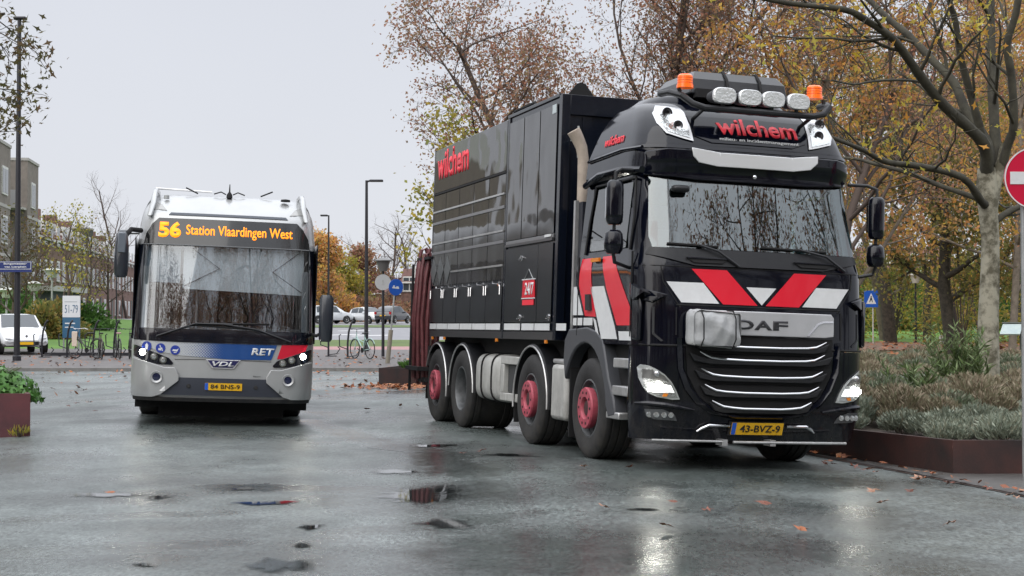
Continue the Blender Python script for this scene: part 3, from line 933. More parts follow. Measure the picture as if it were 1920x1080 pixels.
# bumper corner blocks (behind front, full width) and lower bumper
def bump_ring(w):
    h = thw(w)
    pts = []
    us = [-h, -h + .012, -h + .04, -h + .09, -h + .16, -h + .26] + [(-h + .26) + 2 * (h - .26) * i / 12 for i in range(1, 12)] + [h - .26, h - .16, h - .09, h - .04, h - .012, h]
    vb = .40
    return [(-h, vb, w)] + [(u, tsf(u, w), w) for u in us] + [(h, vb, w)]
bumper = loft('bumper', [bump_ring(w_) for w_ in (.30, .36, .44, .5, .56, .62, .68, .8, .95, 1.1, 1.17, 1.21)], paint, truck, ang=28)
MB().box(-1.1, 1.1, .4, 2.0, .9, 1.25).build('cab_floor', dark, truck)
for s in (-1, 1):
    MB().tube([TF(s * .70, .60, .01), TF(s * .85, .625, .02), TF(s * 1.0, .645, .02), TF(s * 1.15, .655, .015), TF(s * 1.235, .65, .01)], [.012, .022, .026, .026, .012], 8).build('bumper_crease', paint, truck)
    q = [(1.23, 1.0), (1.21, 1.03), (1.15, 1.02), (1.09, .99), (1.01, .94), (.94, .87), (.89, .79), (.85, .70), (.93, .695), (1.08, .72), (1.15, .755), (1.19, .81), (1.22, .9)]
    q = [(s * a, b) for a, b in q]
    hl = panel('headlight', q, TF, .004, .012, mat('headlight_shell', (.55, .57, .57), .15, metal=.5, coat=1), truck, bev=.004, step=.08)
    cx, cy = s * 1.06, .855
    q2 = [((a - cx) * .86 + cx, (b - cy) * .86 + cy) for a, b in q]
    panel('reflector', q2, TF, .017, .004, lens, hl, step=.08)
    panel('headlight_brow', [(s * 1.20, .985), (s * 1.13, .985), (s * 1.02, .925), (s * .97, .87), (s * 1.08, .885), (s * 1.2, .90)], TF, .022, .004, mat('smoke_reflector', (.16, .16, .16), .2, metal=.6), hl, step=.08)
    for (a, b, r_, mm) in ((1.135, .815, .030, headw), (1.07, .83, .036, headw), (.985, .80, .04, headc), (1.09, .945, .03, chrome)):
        p = TF(s * a, b, .022)
        MB().lathe([(0, r_), (.02, r_ * .9), (.03, r_ * .4), (.032, .001)], 20, at(*p, FRONT)).build('lamp', mm, hl)
    panel('day_light', [(s * 1.16, .765), (s * 1.16, .855), (s * .95, .835), (s * .91, .765)], TF, .0215, .004, headc, hl, step=.08)
    panel('turn_signal', [(s * 1.03, .725), (s * .99, .725), (s * .97, .755), (s * 1.02, .755)], TF, .022, .004, amber, hl, step=0)
    fg = panel('fog_light', [(s * 1.17, .595), (s * 1.01, .60), (s * .89, .55), (s * .86, .49), (s * 1.08, .50), (s * 1.15, .53)], TF, .003, .01, mat('fog_shell', (.10, .105, .11), .2), truck, step=.08)
    for a in (.93, 1.0, 1.07, 1.13):
        p = TF(s * a, .545, .014)
        MB().lathe([(0, .03), (.008, .028), (.01, .001)], 14, at(*p, FRONT)).build('fog_lamp', lens, fg)
    MB().tube([TF(s * .64, .39, .02), TF(s * .60, .42, .03), TF(s * .53, .452, .03), TF(s * .31, .452, .03)], [.01, .016, .016, .014], 8).build('chrome_strip', chrome, truck)
    # corner air deflector blade beside the grille
    panel('corner_deflector', [(s * 1.0, 1.72), (s * 1.235, 1.78), (s * 1.235, 1.66), (s * 1.15, 1.64)], TF, .012, .05, paint, truck, bev=.01)
    MB().box(min(s * 1.255, s * 1.20), max(s * 1.255, s * 1.20), .16, .36, 1.26, 1.74).build('corner_panel', paint, truck, bev=.03)
    panel('corner_groove', [(s * 1.13, 1.60), (s * 1.11, 1.60), (s * 1.11, 1.34), (s * 1.03, 1.27), (s * 1.05, 1.26), (s * 1.13, 1.33)], TF, .0, .006, plast, truck)
mbx = MB()
for s_ in (-1, 1): mbx.tube([TF(s_ * .9, 1.33, .004), TF(s_ * .9, 1.6, .004)], .008, 5)
mbx.tube([TF(-1.22 + .122 * i, 1.225, .002) for i in range(21)], .012, 5)
mbx.build('panel_gap', dark, truck)
pl = panel('number_plate', [(-.29, .365), (.27, .365), (.27, .485), (-.29, .485)], TF, .03, .01, yel, truck, step=.3)
panel('plate_band', [(-.289, .367), (-.245, .367), (-.245, .483), (-.289, .483)], TF, .041, .002, pblue, pl, step=0)
text('plate_lettering', '43-BVZ-9', (-.20, .235, .39, .462), TF, .041, blk, pl, bold=.012)
panel('plate_holder', [(-.31, .355), (.29, .355), (.29, .495), (-.31, .495)], TF, .0, .028, plast, truck, step=.3)
tb = MB().tube([(-1.15, -.02, .305), (-.4, -.04, .30)], .012, 8).tube([(-.3, -.045, .295), (.95, -.03, .295)], .014, 8)
tb.box(-.42, -.36, -.05, .1, .26, .32).box(.1, .16, -.05, .1, .26, .32)
tb.build('front_rail', alu, truck)
# canvas-covered box hung on the left of the badge bar
mb = MB()
nr, nc = 14, 16
rc = random.Random(9)
hf = {}
def wr(a, b):
    return .020 * abs(math.sin(2.6 * a + 3.4 * b + 1.3 * math.sin(2.2 * b))) + .013 * abs(math.sin(4.1 * b - 5.3 * a + 1.7 * math.sin(3 * a))) - .012 * abs(math.sin(7.1 * a + 2.0 * b + .8))
rings = []
for dd, k in ((.0, 1.0), (.10, 1.02), (.17, .96)):
    ring = []
    for i in range(64):
        t = 2 * PI * i / 64
        ca = math.copysign(abs(math.cos(t)) ** .28, math.cos(t))
        sa = math.copysign(abs(math.sin(t)) ** .28, math.sin(t))
        a, b = -.565 + .255 * k * ca, 1.40 + .175 * k * sa + .012 * math.sin(7 * ca)
        ring.append((a, tsf(a, b) - .05 - dd + wr(a * 4, b * 4) * .5, b))
    rings.append(ring)
cv = loft('canvas_sides', rings, canvas, truck, ang=60, cap1=False)
cv.name = 'canvas_cover'
mb = MB()
N_ = 22
for j in range(N_ + 1):
    for i in range(N_ + 1):
        a_ = -1 + 2 * i / N_
        b_ = -1 + 2 * j / N_
        k = .965
        a, b = -.565 + .25 * k * a_, 1.40 + .17 * k * b_
        bulge = .035 * (1 - a_ ** 4) * (1 - b_ ** 4)
        mb.v.append((a, tsf(a, b) - .205 - bulge + 1.0 * wr(a * 2.4, b * 2.4), b))
for j in range(N_):
    for i in range(N_):
        p = j * (N_ + 1) + i
        mb.f.append((p, p + 1, p + N_ + 2, p + N_ + 1))
mb.build('canvas_face', canvas, cv, ang=60)
for a in (-.73, -.40):
    MB().tube([(a, tsf(a, 1.4) - .05, 1.585), (a, tsf(a, 1.4) - .20, 1.575), (a, tsf(a, 1.4) - .262, 1.50), (a + .005, tsf(a, 1.4) - .265, 1.3), (a, tsf(a, 1.4) - .2, 1.215)], .007, 5).build('cord', dark, cv)
# ---- cab left side graphics
def side_poly(name, q, m, o=.004, th=.002): return panel(name, q, TS, o, th, m, truck, step=.09)
side_poly('red_stripe', [(1.90, 2.13), (1.58, 2.13), (1.53, 1.86), (1.36, 1.50), (1.70, 1.51), (1.92, 1.84)], red)
side_poly('red_stripe', [(1.27, 2.13), (.93, 2.13), (.62, 1.81), (.36, 1.56), (.36, 1.41), (.74, 1.41), (1.08, 1.80)], red)
side_poly('white_stripe', [(1.56, 1.82), (1.15, 1.82), (.80, 1.40), (.72, 1.27), (1.18, 1.27), (1.22, 1.34)], white)
side_poly('white_stripe', [(2.09, 1.83), (2.0, 1.83), (1.76, 1.52), (2.09, 1.52)], white)
for a, b in ((2.08, 1.78), (1.74, 1.46)): side_poly('reflective_tape', [(a, 1.49), (b, 1.49), (b, 1.41), (a, 1.41)], white)
side_poly('reflective_tape', [(1.44, 1.49), (1.36, 1.46), (1.22, 1.25), (1.30, 1.26)], white)
side_poly('reflective_tape', [(.69, 1.35), (.36, 1.35), (.34, 1.26), (.66, 1.26)], white)
side_poly('door_handle', [(1.64, 1.74), (1.52, 1.74), (1.48, 1.57), (1.62, 1.57)], plast, .006, .03)
MB().box(-1.275, -1.25, 1.28, 1.52, 2.08, 2.12).build('marker_lamp', amber, truck)
text('lettering', 'wilchem', (-1.55, -.98, 3.31, 3.42), lambda a, b, o: TS(-a, b, o), .006, redtxt, truck, bold=.02)
# deflector vane at the door front
mb = MB()
mb.add([(-1.26, .40, 1.84), (-1.30, .22, 1.80), (-1.27, .0, 1.74), (-1.20, -.02, 1.72), (-1.20, .40, 1.84), (-1.26, .40, 1.72), (-1.30, .22, 1.66), (-1.20, .40, 1.66)], [(0, 1, 2, 3, 4), (0, 5, 6, 1), (1, 6, 2), (2, 6, 7, 3), (5, 7, 6)])
mb.build('corner_vane', paint, truck)
# lower fender arch and steps
AX = [1.57, 3.60, 6.75, 8.15]
arc = [(AX[0] + .60 * math.cos(t), .53 + .62 * math.sin(t)) for t in [R(-5 + 190 * i / 18) for i in range(19)]]
q = [(.72, .42), (.78, .48)] if False else []
outer = [(2.36, 1.02), (2.34, 1.25), (2.2, 1.37), (1.62, 1.395), (1.32, 1.35), (1.14, 1.26), (1.04, 1.06), (.94, .86), (.78, .66), (.72, .50), (.92, .47)]
poly = outer + [(1.68 - .68 * math.cos(t), .50 + .72 * math.sin(t)) for t in [R(8 + 147 * i / 16) for i in range(17)]]
for s in (-1, 1):
    panel('front_fender', poly, (lambda v, w, o: Vector((-1.10 - o, v, w))) if s < 0 else (lambda v, w, o: Vector((1.10 + o, v, w))), 0, .16, mat('grey_plastic', (.055, .058, .066), .45, bump=.1, bs=80), truck, step=0, bev=.02)
    x0, x1 = (-1.245, -1.0) if s < 0 else (1.0, 1.245)
    for (a, b, c_) in ((.40, .84, .98), (.42, .86, .70)):
        MB().box(x0, x1, a, b, c_, c_ + .10).build('cab_step', alu, truck, bev=.012)
    MB().box(x0 + (-.01 if s < 0 else 0), x1 + (.01 if s > 0 else 0), .62, .98, .46, .53).build('cab_step', alu, truck, bev=.012)
    MB().box(min(x0, x1) + (.12 if s < 0 else 0), max(x0, x1) - (.12 if s > 0 else 0), .36, 1.1, .5, 1.28).build('step_well', dark, truck)
# mirrors
for s in (-1, 1):
    ux, vx = s * 1.46, .36
    def mring(k, w): return [(ux + .088 * k * math.cos(t), vx - .0 + .075 * k * math.sin(t), w) for t in [2 * PI * i / 20 for i in range(20)]]
    mm = loft('mirror', [mring(.72, 2.40), mring(.95, 2.43), mring(1, 2.5), mring(1, 2.75), mring(.93, 2.81), mring(.68, 2.84)], paint, truck, ang=60)
    loft('lower_mirror', [mring(.75, 2.11), mring(1.05, 2.15), mring(1.12, 2.22), mring(1.0, 2.31), mring(.7, 2.345)], paint, mm, ang=60)
    MB().box(ux - .07, ux + .07, vx + .065, vx + .08, 2.47, 2.77).build('mirror_glass', chrome, mm)
    MB().tube([(s * 1.17, .45, 2.96), (s * 1.38, .42, 2.96), (ux, vx, 2.92), (ux, vx, 2.80)], .018, 8).build('mirror_arm', plast, truck)
    MB().tube([(ux, vx, 2.44), (ux, vx, 2.1), (ux - s * .02, vx + .02, 2.03), (s * 1.22, .48, 1.98)], .018, 8).build('mirror_arm', plast, truck)
MB().box(-.9, -.72, tsf(-.8, 2.85) - .14, tsf(-.8, 2.85) - .03, 2.75, 2.82).build('kerb_mirror', plast, truck, bev=.03)
# wheels -----------------------------------------------------------------
def wheel(v, s, kind):
    tp = [(-.14, .30), (-.17, .315), (-.185, .36), (-.188, .43), (-.178, .49), (-.155, .522), (-.145, .53), (-.10, .532), (-.095, .52), (-.08, .52), (-.075, .532), (-.01, .532), (-.006, .52), (.006, .52), (.01, .532), (.075, .532), (.08, .52), (.095, .52), (.10, .532), (.145, .53), (.178, .49), (.188, .43), (.17, .315), (.14, .30)]
    wide = 1.75 if kind == 'dual' else 1.0
    if kind == 'dual': tp = [(a if a < 0 else a + .33, b) for a, b in tp]
    t_ = MB().lathe(tp, 56, cap=False).build('wheel', rubber, truck, ang=40)
    if kind == 'dual':
        rp = [(-.165, .312), (-.17, .295), (-.15, .285), (-.02, .28), (.0, .20), (-.03, .12), (-.06, .11), (-.06, .001)]
    else:
        rp = [(-.165, .312), (-.17, .295), (-.14, .283), (-.10, .27), (-.11, .23), (-.135, .20), (-.15, .17), (-.16, .001)]
    rimo = MB().lathe(rp, 40, cap=False).build('rim', mat('rim_grey', (.10, .105, .11), .45, metal=.2, var=.3, vs=10), t_)
    mb = MB()
    if kind != 'dual':
        for k in range(10):
            a = 2 * PI * k / 10
            mb.lathe([(-.128, .024), (-.134, .001)], 10, Matrix.Translation((0, .238 * math.cos(a), .238 * math.sin(a))), cap=False)
        mb.build('hand_holes', dark, rimo)
        hb = MB().lathe([(-.14, .215), (-.20, .222), (-.218, .212), (-.218, .12), (-.20, .105), (-.15, .10)], 36, cap=False).build('hub_ring', hubred, t_)
        mb = MB()
        for k in range(10):
            a = 2 * PI * k / 10
            mb.lathe([(-.218, .016), (-.2215, .016), (-.2225, .001)], 8, Matrix.Translation((0, .168 * math.cos(a), .168 * math.sin(a))), cap=False)
        mb.build('wheel_nuts', dark, hb)
        MB().lathe([(-.15, .10), (-.195, .075), (-.20, .001)], 20, cap=False).build('hub_cap', mat('hub_dark', (.05, .02, .02), .5), t_)
    else:
        mb = MB()
        for k in range(10):
            a = 2 * PI * k / 10
            mb.lathe([(-.02, .018), (-.05, .018), (-.055, .001)], 8, Matrix.Translation((0, .15 * math.cos(a), .15 * math.sin(a))), cap=False)
        mb.build('wheel_nuts', dark, rimo)
    t_.location = (-1.06, v, .53) if s < 0 else (1.06, v, .53)
    if s > 0: t_.rotation_euler = (0, 0, PI)
    return t_
for v, k in zip(AX, ('s', 's', 'dual', 's')):
    for s in (-1, 1): wheel(v, s, k)
    MB().lathe([(-.9, .07), (.9, .07)], 12, Matrix.Translation((0, v, .53))).build('axle', dark, truck)
# mudguards for axles 2-4
def mudguard(v, a0, a1, s=-1, r=.66):
    mb = MB()
    n = 24
    for i in range(n + 1):
        t = R(a0 + (a1 - a0) * i / n)
        for (rr_, x) in ((r, -1.235), (r + .03, -1.22), (r + .03, -.86), (r, -.86)):
            mb.v.append((x * -s, v + rr_ * math.cos(t), .50 + rr_ * math.sin(t)))
    for i in range(n):
        for j in range(4):
            j2 = (j + 1) % 4
            mb.f.append((4 * i + j, 4 * i + j2, 4 * i + 4 + j2, 4 * i + 4 + j))
    g = mb.build('mudguard', plast, truck)
    mb = MB().tube([(-1.24 * -s, v + (r + .0) * math.cos(R(a0 + (a1 - a0) * i / n)), .50 + r * math.sin(R(a0 + (a1 - a0) * i / n))) for i in range(n + 1)], .012, 6)
    mb.build('mudguard_edge', alu, g)
for s in (-1, 1):
    mudguard(AX[1], -8, 185, s); mudguard(AX[2], 5, 180, s, .64); mudguard(AX[3], 5, 190, s, .64)
    MB().box(*((-1.22, -.86) if s < 0 else (.86, 1.22)), AX[1] + .66, AX[1] + .68, .22, .52).build('mud_flap', dark, truck)
    MB().box(*((-1.22, -.86) if s < 0 else (.86, 1.22)), AX[3] + .64, AX[3] + .66, .30, .62).build('mud_flap', dark, truck)
    MB().box(*((-1.22, -.86) if s < 0 else (.86, 1.22)), AX[0] + .64, AX[0] + .66, .18, 1.15).build('mud_flap', dark, truck)
MB().box(-.45, .45, 1.0, 8.7, .62, 1.05).build('chassis', dark, truck)
MB().box(-1.0, 1.0, 2.3, 8.6, 1.05, 1.24).build('subframe', dark, truck)
# tanks and boxes between the axles
ring = lambda y, k=1: [(-.93 + .30 * k * math.copysign(abs(math.cos(t)) ** .5, math.cos(t)), y, .73 + .31 * k * math.copysign(abs(math.sin(t)) ** .5, math.sin(t))) for t in [2 * PI * i / 32 for i in range(32)]]
tk = loft('fuel_tank', [ring(4.95, .93), ring(4.99), ring(6.0), ring(6.04, .93)], graymet, truck)
for y in (5.25, 5.72):
    MB().tube([Vector(p) for p in [(q_[0] * 1 - .003 * 0, y, q_[2]) for q_ in [(a[0] + (a[0] + .93) * .03, a[1], a[2] + (a[2] - .73) * .03) for a in ring(y)]]], .012, 5, closed=True).build('tank_strap', dark, tk)
MB().box(-1.22, -.8, 4.16, 4.90, .92, 1.02).box(-1.22, -.8, 4.16, 4.90, .46, .56).box(-1.22, -.8, 4.76, 4.90, .561, .919).build('battery_frame', graymet, truck, bev=.01)
MB().box(-1.16, -.8, 4.2, 4.75, .57, .91).build('battery_box', mat('box_dark', (.04, .042, .045), .5), truck)
MB().box(-1.23, -.75, 2.36, 2.86, .34, .97).build('side_tank', graymet, truck, bev=.05)
MB().box(-1.20, -.8, 2.30, 2.9, .975, 1.03).build('tank_lid', alu, truck, bev=.02)
MB().box(.75, 1.23, 2.36, 2.86, .34, .97).build('side_tank', graymet, truck, bev=.05)
MB().box(.70, 1.22, 4.3, 5.9, .42, 1.04).build('tool_locker', graymet, truck, bev=.05)
# exhaust stack, aluminium side strip
MB().tube([(-1.07, 2.42, 2.75), (-1.07, 2.42, 2.95), (-1.075, 2.42, 3.3), (-1.10, 2.42, 3.42), (-1.15, 2.42, 3.52), (-1.20, 2.42, 3.60)], [.062, .062, .062, .066, .072, .078], 20).build('exhaust_stack', beige, truck)
MB().tube([(-1.13, 2.44, 3.3), (-1.135, 2.44, 3.66)], .012, 6).tube([(-1.2, 2.5, 3.5), (-1.05, 2.6, 3.55)], .01, 6).build('exhaust_bracket', greym, truck)
MB().box(-1.21, -1.17, 2.24, 2.30, 1.32, 2.80).build('side_strip', alu, truck)
MB().box(-1.17, 1.17, 2.12, 2.34, 1.3, 2.78).build('cab_rear_unit', mat('dark_blue_grey', (.012, .014, .022), .5), truck)
# ---- container ----------------------------------------------------------
cbody = mat('container_black', (.004, .006, .012), .22, spec=.4, coat=.2, wav=.1)
MB().box(-1.245, 1.245, 2.70, 8.55, 1.24, 4.03).build('container', cbody, truck, bev=.01)
for b_ in ((-1.262, -1.16, 2.66, 2.76, 1.24, 4.05), (1.16, 1.262, 2.66, 2.76, 1.24, 4.05), (-1.16, 1.16, 2.66, 2.74, 3.82, 4.05), (-1.262, -1.245, 4.70, 4.78, 1.24, 4.03), (-1.262, -1.245, 8.50, 8.56, 1.24, 4.03), (-1.265, -1.10, 2.76, 4.78, 4.03, 4.07)): MB().box(*b_).build('container_frame', cbody, truck, bev=.004)
for x_ in (-1.0, -.3, .4): MB().box(x_, x_ + .015, 2.68, 2.70, 1.4, 3.8).build('front_rib', cbody, truck)
def CSq(name, v0, v1, w0, w1, m, o=.003, th=.008, bev=.0): return panel(name, [(v0, w0), (v1, w0), (v1, w1), (v0, w1)], CS, o, th, m, truck, step=0, bev=bev)
CSq('upper_panel', 4.80, 8.49, 3.38, 4.01, paintB)
CSq('upper_panel_edge', 4.80, 8.49, 3.345, 3.372, dark, .003, .016)
for w0, w1 in ((2.935, 3.335), (2.49, 2.895), (1.99, 2.45)):
    CSq('shutter', 4.80, 8.49, w0, w1, paintB, .003, .006)
for wb, v1 in ((3.085, 8.49), (2.61, 8.49), (2.17, 7.35)):
    CSq('shutter_rail', 4.80, v1, wb - .012, wb + .012, alu, .0095, .02)
for wb in (2.915, 2.47):
    CSq('shutter_band', 4.80, 8.49, wb - .018, wb + .02, mat('grey_band', (.20, .20, .21), .35, metal=.3), .004, .02)
for k in range(4):
    v = 5.55 + k * .75
    for w0, w1 in ((2.935, 3.335), (2.49, 2.895), (1.99, 2.45)): CSq('panel_joint', v, v + .008, w0, w1, dark, .0095, .002)
for k in range(5):
    v0, v1 = 4.82 + k * .74, 4.82 + k * .74 + .72
    d_ = CSq('locker_door', v0, v1, 1.45, 1.95, mat('locker_black', (.008, .010, .013), .3, coat=.2, var=.3, vs=5), .003, .012, .003)
    MB().tube([(-1.285, v0 + .04, 1.90), (-1.29, v0 + .06, 1.93), (-1.29, v0 + .32, 1.945), (-1.285, v0 + .34, 1.97)], .010, 5).build('door_handle', chrome, d_)
    for q_ in (.04, .68): MB().tube([(-1.28, v0 + q_, 1.92), (-1.28, v0 + q_, 1.80)], .008, 5).build('latch_bar', chrome, d_)
for v in (8.40, 8.0, 7.60):
    panel('hazard_placard', [(v - .17, 2.20), (v, 2.00), (v + .17, 2.20), (v, 2.42)], CS, .011, .005, mat('placard_grey', (.16, .17, .175), .35, metal=.4), truck, step=0)
for k in range(3):
    v0 = 2.84 + k * .63
    CSq('tall_window', v0, v0 + .60, 2.47, 3.96, paintB, .003, .006)
CSq('mid_rail', 2.82, 4.69, 2.385, 2.415, mat('rail_black', (.10, .10, .105), .3, metal=.6), .003, .03)
CSq('mid_band', 2.82, 4.69, 2.42, 2.46, mat('grey_band', (.2, .2, .2), .4), .003, .012)
CSq('large_door', 2.84, 3.36, 1.45, 2.36, MATS['locker_black'], .003, .012, .003)
CSq('large_door', 3.38, 4.68, 1.45, 2.36, MATS['locker_black'], .003, .012, .003)
for v, w_ in ((4.02, 2.22), (4.02, 1.50), (2.90, 1.50)):
    MB().lathe([(0, .04), (.012, .038), (.014, .001)], 14, at(-1.265, v, w_, Matrix.Rotation(PI, 4, 'Z'))).tube([(-1.282, v - .10, w_ + .01), (-1.282, v + .06, w_ - .01)], .010, 5).build('latch', chrome, truck)
CSq('white_marker', 2.86, 3.0, 3.86, 3.96, mat('cool_white', (.5, .56, .58), .5), .010, .004)
CSq('white_marker', 2.88, 3.1, 2.43, 2.46, white, .02, .012)
for a, b in ((4.84, 5.50), (5.53, 6.15), (6.18, 6.80), (6.83, 7.46), (7.49, 8.10), (8.13, 8.50), (2.86, 3.42), (3.45, 3.93), (3.99, 4.66), (2.32, 2.66)):
    CSq('reflective_tape', a, b, 1.35, 1.43, white, .013 if a > 2.7 else .0, .003)
CSq('lower_rail', 2.7, 8.55, 1.24, 1.33, mat('skirt_black', (.03, .03, .032), .35), .003, .008)
for v in (2.95, 4.95, 7.6, 8.3): MB().box(-1.27, -1.25, v, v + .07, 1.20, 1.24).build('side_marker', amber, truck)
text('lettering', 'wilchem', (-8.36, -6.62, 3.56, 3.98), lambda a, b, o: CS(-a, b, o), .012, redtxt, truck, bold=.03)
# red hanging emblem
panel('emblem', [(3.92, 1.74), (3.42, 1.74), (3.44, 1.95), (3.90, 1.95)], CS, .02, .006, red, truck, step=0)
panel('emblem_rim', [(3.93, 1.725), (3.41, 1.725), (3.41, 1.738), (3.93, 1.738)], CS, .02, .01, white, truck, step=0)
panel('emblem_rim', [(3.93, 1.952), (3.41, 1.952), (3.41, 1.965), (3.93, 1.965)], CS, .02, .01, white, truck, step=0)
panel('emblem_tail', [(3.90, 1.65), (3.46, 1.65), (3.46, 1.715), (3.90, 1.715)], CS, .02, .006, redtxt, truck, step=0)
text('emblem_lettering', '24/7', (-3.80, -3.46, 1.77, 1.92), lambda a, b, o: CS(-a, b, o), .027, white, truck, bold=.02)
MB().tube([(-1.275, 3.86, 1.95), (-1.275, 3.67, 2.08), (-1.275, 3.48, 1.95)], .006, 5).build('emblem_hook', greym, truck)
# lifting eye and top rail
ey = [(-.16, 4.05), (.16, 4.05), (.05, 4.19), (0, 4.205), (-.05, 4.19)]
panel('lifting_eye', [(-1.02 + a, b) for a, b in ey], lambda a, b, o: Vector((a, 2.74 - o, b)), 0, .03, dark, truck, step=0)
MB().tube([(-1.2, 3.85, 4.07), (-1.2, 3.87, 4.12), (-1.2, 4.7, 4.12), (-1.2, 4.74, 4.07)], .02, 6).tube([(-1.05, 3.85, 4.07), (-1.05, 3.87, 4.12), (-1.05, 4.7, 4.12), (-1.05, 4.74, 4.07)], .02, 6).build('roof_rail', dark, truck)
# hoses at the rear
for b_ in ((-1.24, -.9, 8.56, 8.75, .80, 1.1), (-1.3, -1.0, 8.56, 9.3, 2.40, 2.44), (-1.42, -1.1, 8.56, 9.35, .72, .78), (-1.3, -1.2, 8.56, 9.0, .55, .62)): MB().box(*b_).build('hose_rack', dark, truck)
hm = MB()
rh = random.Random(3)
for k in range(8):
    x, y = -1.20 - .05 * (k % 3), 8.70 + .085 * k
    top = 2.30 + .09 * (k % 4)
    sw = rh.uniform(-.10, .10)
    hm.tube([(x - .02, y - sw, .50 + .05 * (k % 3)), (x - .04, y - sw * .5, .95), (x - .07, y + sw, 1.5), (x - .03, y + sw * .3, top - .25), (x + .02, y + .04, top), (x + .10, y + .09, top + .04), (x + .17, y + .05, top - .2), (x + .12, y, 1.4), (x + .1, y - sw, .8)], .030, 8)
hm.build('suction_hose', hose, truck)
MB().tube([(-1.33, 9.42, .4), (-1.33, 9.42, 2.35)], .022, 6).build('rack_post', dark, truck)

# ================================================================ BUS
BW = [.30, .42, .6, 1.3, 1.34, 2.5, 2.9, 3.0, 3.12, 3.24, 3.28]
BV = [.06, .02, .0, .01, .02, .16, .24, .32, .48, .75, .95]
BH = [1.22, 1.26, 1.265, 1.265, 1.265, 1.25, 1.21, 1.19, 1.14, 1.06, 1.0]
def bhw(w): return float(np.interp(w, BW, BH))
def bsf(u, w, r=.30, bow=.09):
    v0 = float(np.interp(w, BW, BV)); h = bhw(w); u = min(abs(u), h)
    v = v0 + bow * (u / h) ** 2
    d = u - (h - r)
    if d > 0: v += (r - math.sqrt(max(r * r - d * d, 0))) * 1.1
    return v
def BF(u, w, o): return Vector((u, bsf(u, w) - o, w))
bus = empty('city_bus', BO, BA, TILT, 'silver and blue city bus with orange destination display, driving towards the viewer', 'bus')
def bring(w, L=12.0):
    h = bhw(w)
    us = [-h, -h + .015, -h + .05, -h + .11, -h + .2, -h + .3] + [(-h + .3) + 2 * (h - .3) * i / 14 for i in range(1, 14)]
    us += [-x for x in us[:6]][::-1]
    p = [(-h, L, w), (-h, L * .66, w), (-h, L * .33, w), (-h, 1.5, w), (-h, .8, w)] + [(u, bsf(u, w), w) for u in us] + [(h, .8, w), (h, 1.5, w), (h, L * .33, w), (h, L * .66, w), (h, L, w)]
    return p
bw_ = [.34, .42, .5, .6, .8, 1.0, 1.18, 1.26, 1.34, 1.6, 1.9, 2.2, 2.5, 2.52, 2.7, 2.9, 2.96, 3.0, 3.06, 3.12, 3.18, 3.24, 3.28]
bsil = mat('bus_silver', (.46, .47, .475), .30, metal=.4, coat=.35, var=.05, vs=2)
shell = loft('bus_body', [bring(w_) for w_ in bw_], bsil, bus, skip=lambda c: 1.34 < c.z < 2.5 and abs(c.x) < 1.10 and c.y < .8, ang=30)
bblack = mat('bus_black_trim', (.006, .008, .014), .12, coat=1)
panel('windscreen', [(-1.20, 1.33), (1.20, 1.33), (1.20, 2.5), (-1.20, 2.5)], BF, .004, .008, bglass, bus, step=.1)
panel('screen_frame', [(-1.235, 1.17), (-.6, 1.155), (.6, 1.155), (1.235, 1.17), (1.235, 1.34), (-1.235, 1.34)], BF, .005, .012, bblack, bus)
for s in (-1, 1):
    panel('screen_pillar', [(s * 1.262, 1.18), (s * 1.16, 1.18), (s * 1.15, 2.51), (s * 1.248, 2.51)], BF, .013, .01, bblack, bus)
    MB().box(*((-1.277, -1.262) if s < 0 else (1.262, 1.277)), .36, 11.8, 1.18, 2.60).build('side_windows', bblack, bus)
panel('display_window', [(-1.16, 2.515), (1.16, 2.515), (1.13, 2.66), (1.05, 2.80), (.96, 2.885), (-.96, 2.885), (-1.05, 2.80), (-1.13, 2.66)], BF, .005, .010, mat('display_black', (.012, .013, .014), .12, coat=.8), bus)
MB().tube([BF(-1.2 + .1 * i, 2.508, .014) for i in range(25)], .010, 5).build('display_sill', mat('seal_grey', (.10, .105, .11), .4), bus)
text('route_number', '56', (-.96, -.65, 2.61, 2.835), BF, .016, ledm, bus, bold=.045)
text('destination_text', 'Station Vlaardingen West', (-.58, .90, 2.615, 2.80), BF, .016, ledm, bus, bold=.012)
# interior
bi = mat('bus_inner_dark', (.03, .033, .036), .8)
MB().box(-1.15, 1.15, 2.2, 2.25, .9, 2.9).build('inner_wall', bi, bus)
MB().box(-1.15, 1.15, .42, .95, .9, 1.38).build('dashboard', mat('bus_dash', (.04, .045, .05), .7), bus, bev=.03)
bl = panel('sun_blind', [(-.60, 1.90), (1.08, 1.86), (1.08, 2.49), (-.60, 2.49)], BF, -.10, .005, mat('blind_grey', (.56, .58, .59), .9), bus)
for q_ in ([(-.58, 1.94), (-.10, 2.20), (-.48, 2.47)], [(1.06, 1.9), (.64, 2.18), (1.00, 2.46)]):
    MB().tube([BF(a, b, -.08) for a, b in q_], .007, 4).build('blind_arm', mat('arm_grey', (.12, .12, .12), .6), bl)
panel('side_blind', [(-1.15, 1.98), (-.64, 1.98), (-.64, 2.49), (-1.15, 2.49)], BF, -.12, .005, mat('blind_blue', (.34, .39, .43), .9), bus)
MB().lathe([(0, .20), (.02, .21), (.04, .20)], 24, at(.6, .85, 1.5, FRONT), cap=False).build('steering_wheel', bi, bus)
st = MB().box(.35, .85, 1.2, 1.35, 1.0, 1.95).build('driver_seat', mat('bus_seat', (.05, .05, .09), .8), bus, bev=.05)
MB().tube([(-.40, .6, 1.2), (-.40, .6, 2.5)], .016, 6).build('grab_pole', mat('pole_grey', (.3, .3, .3), .4), bus)
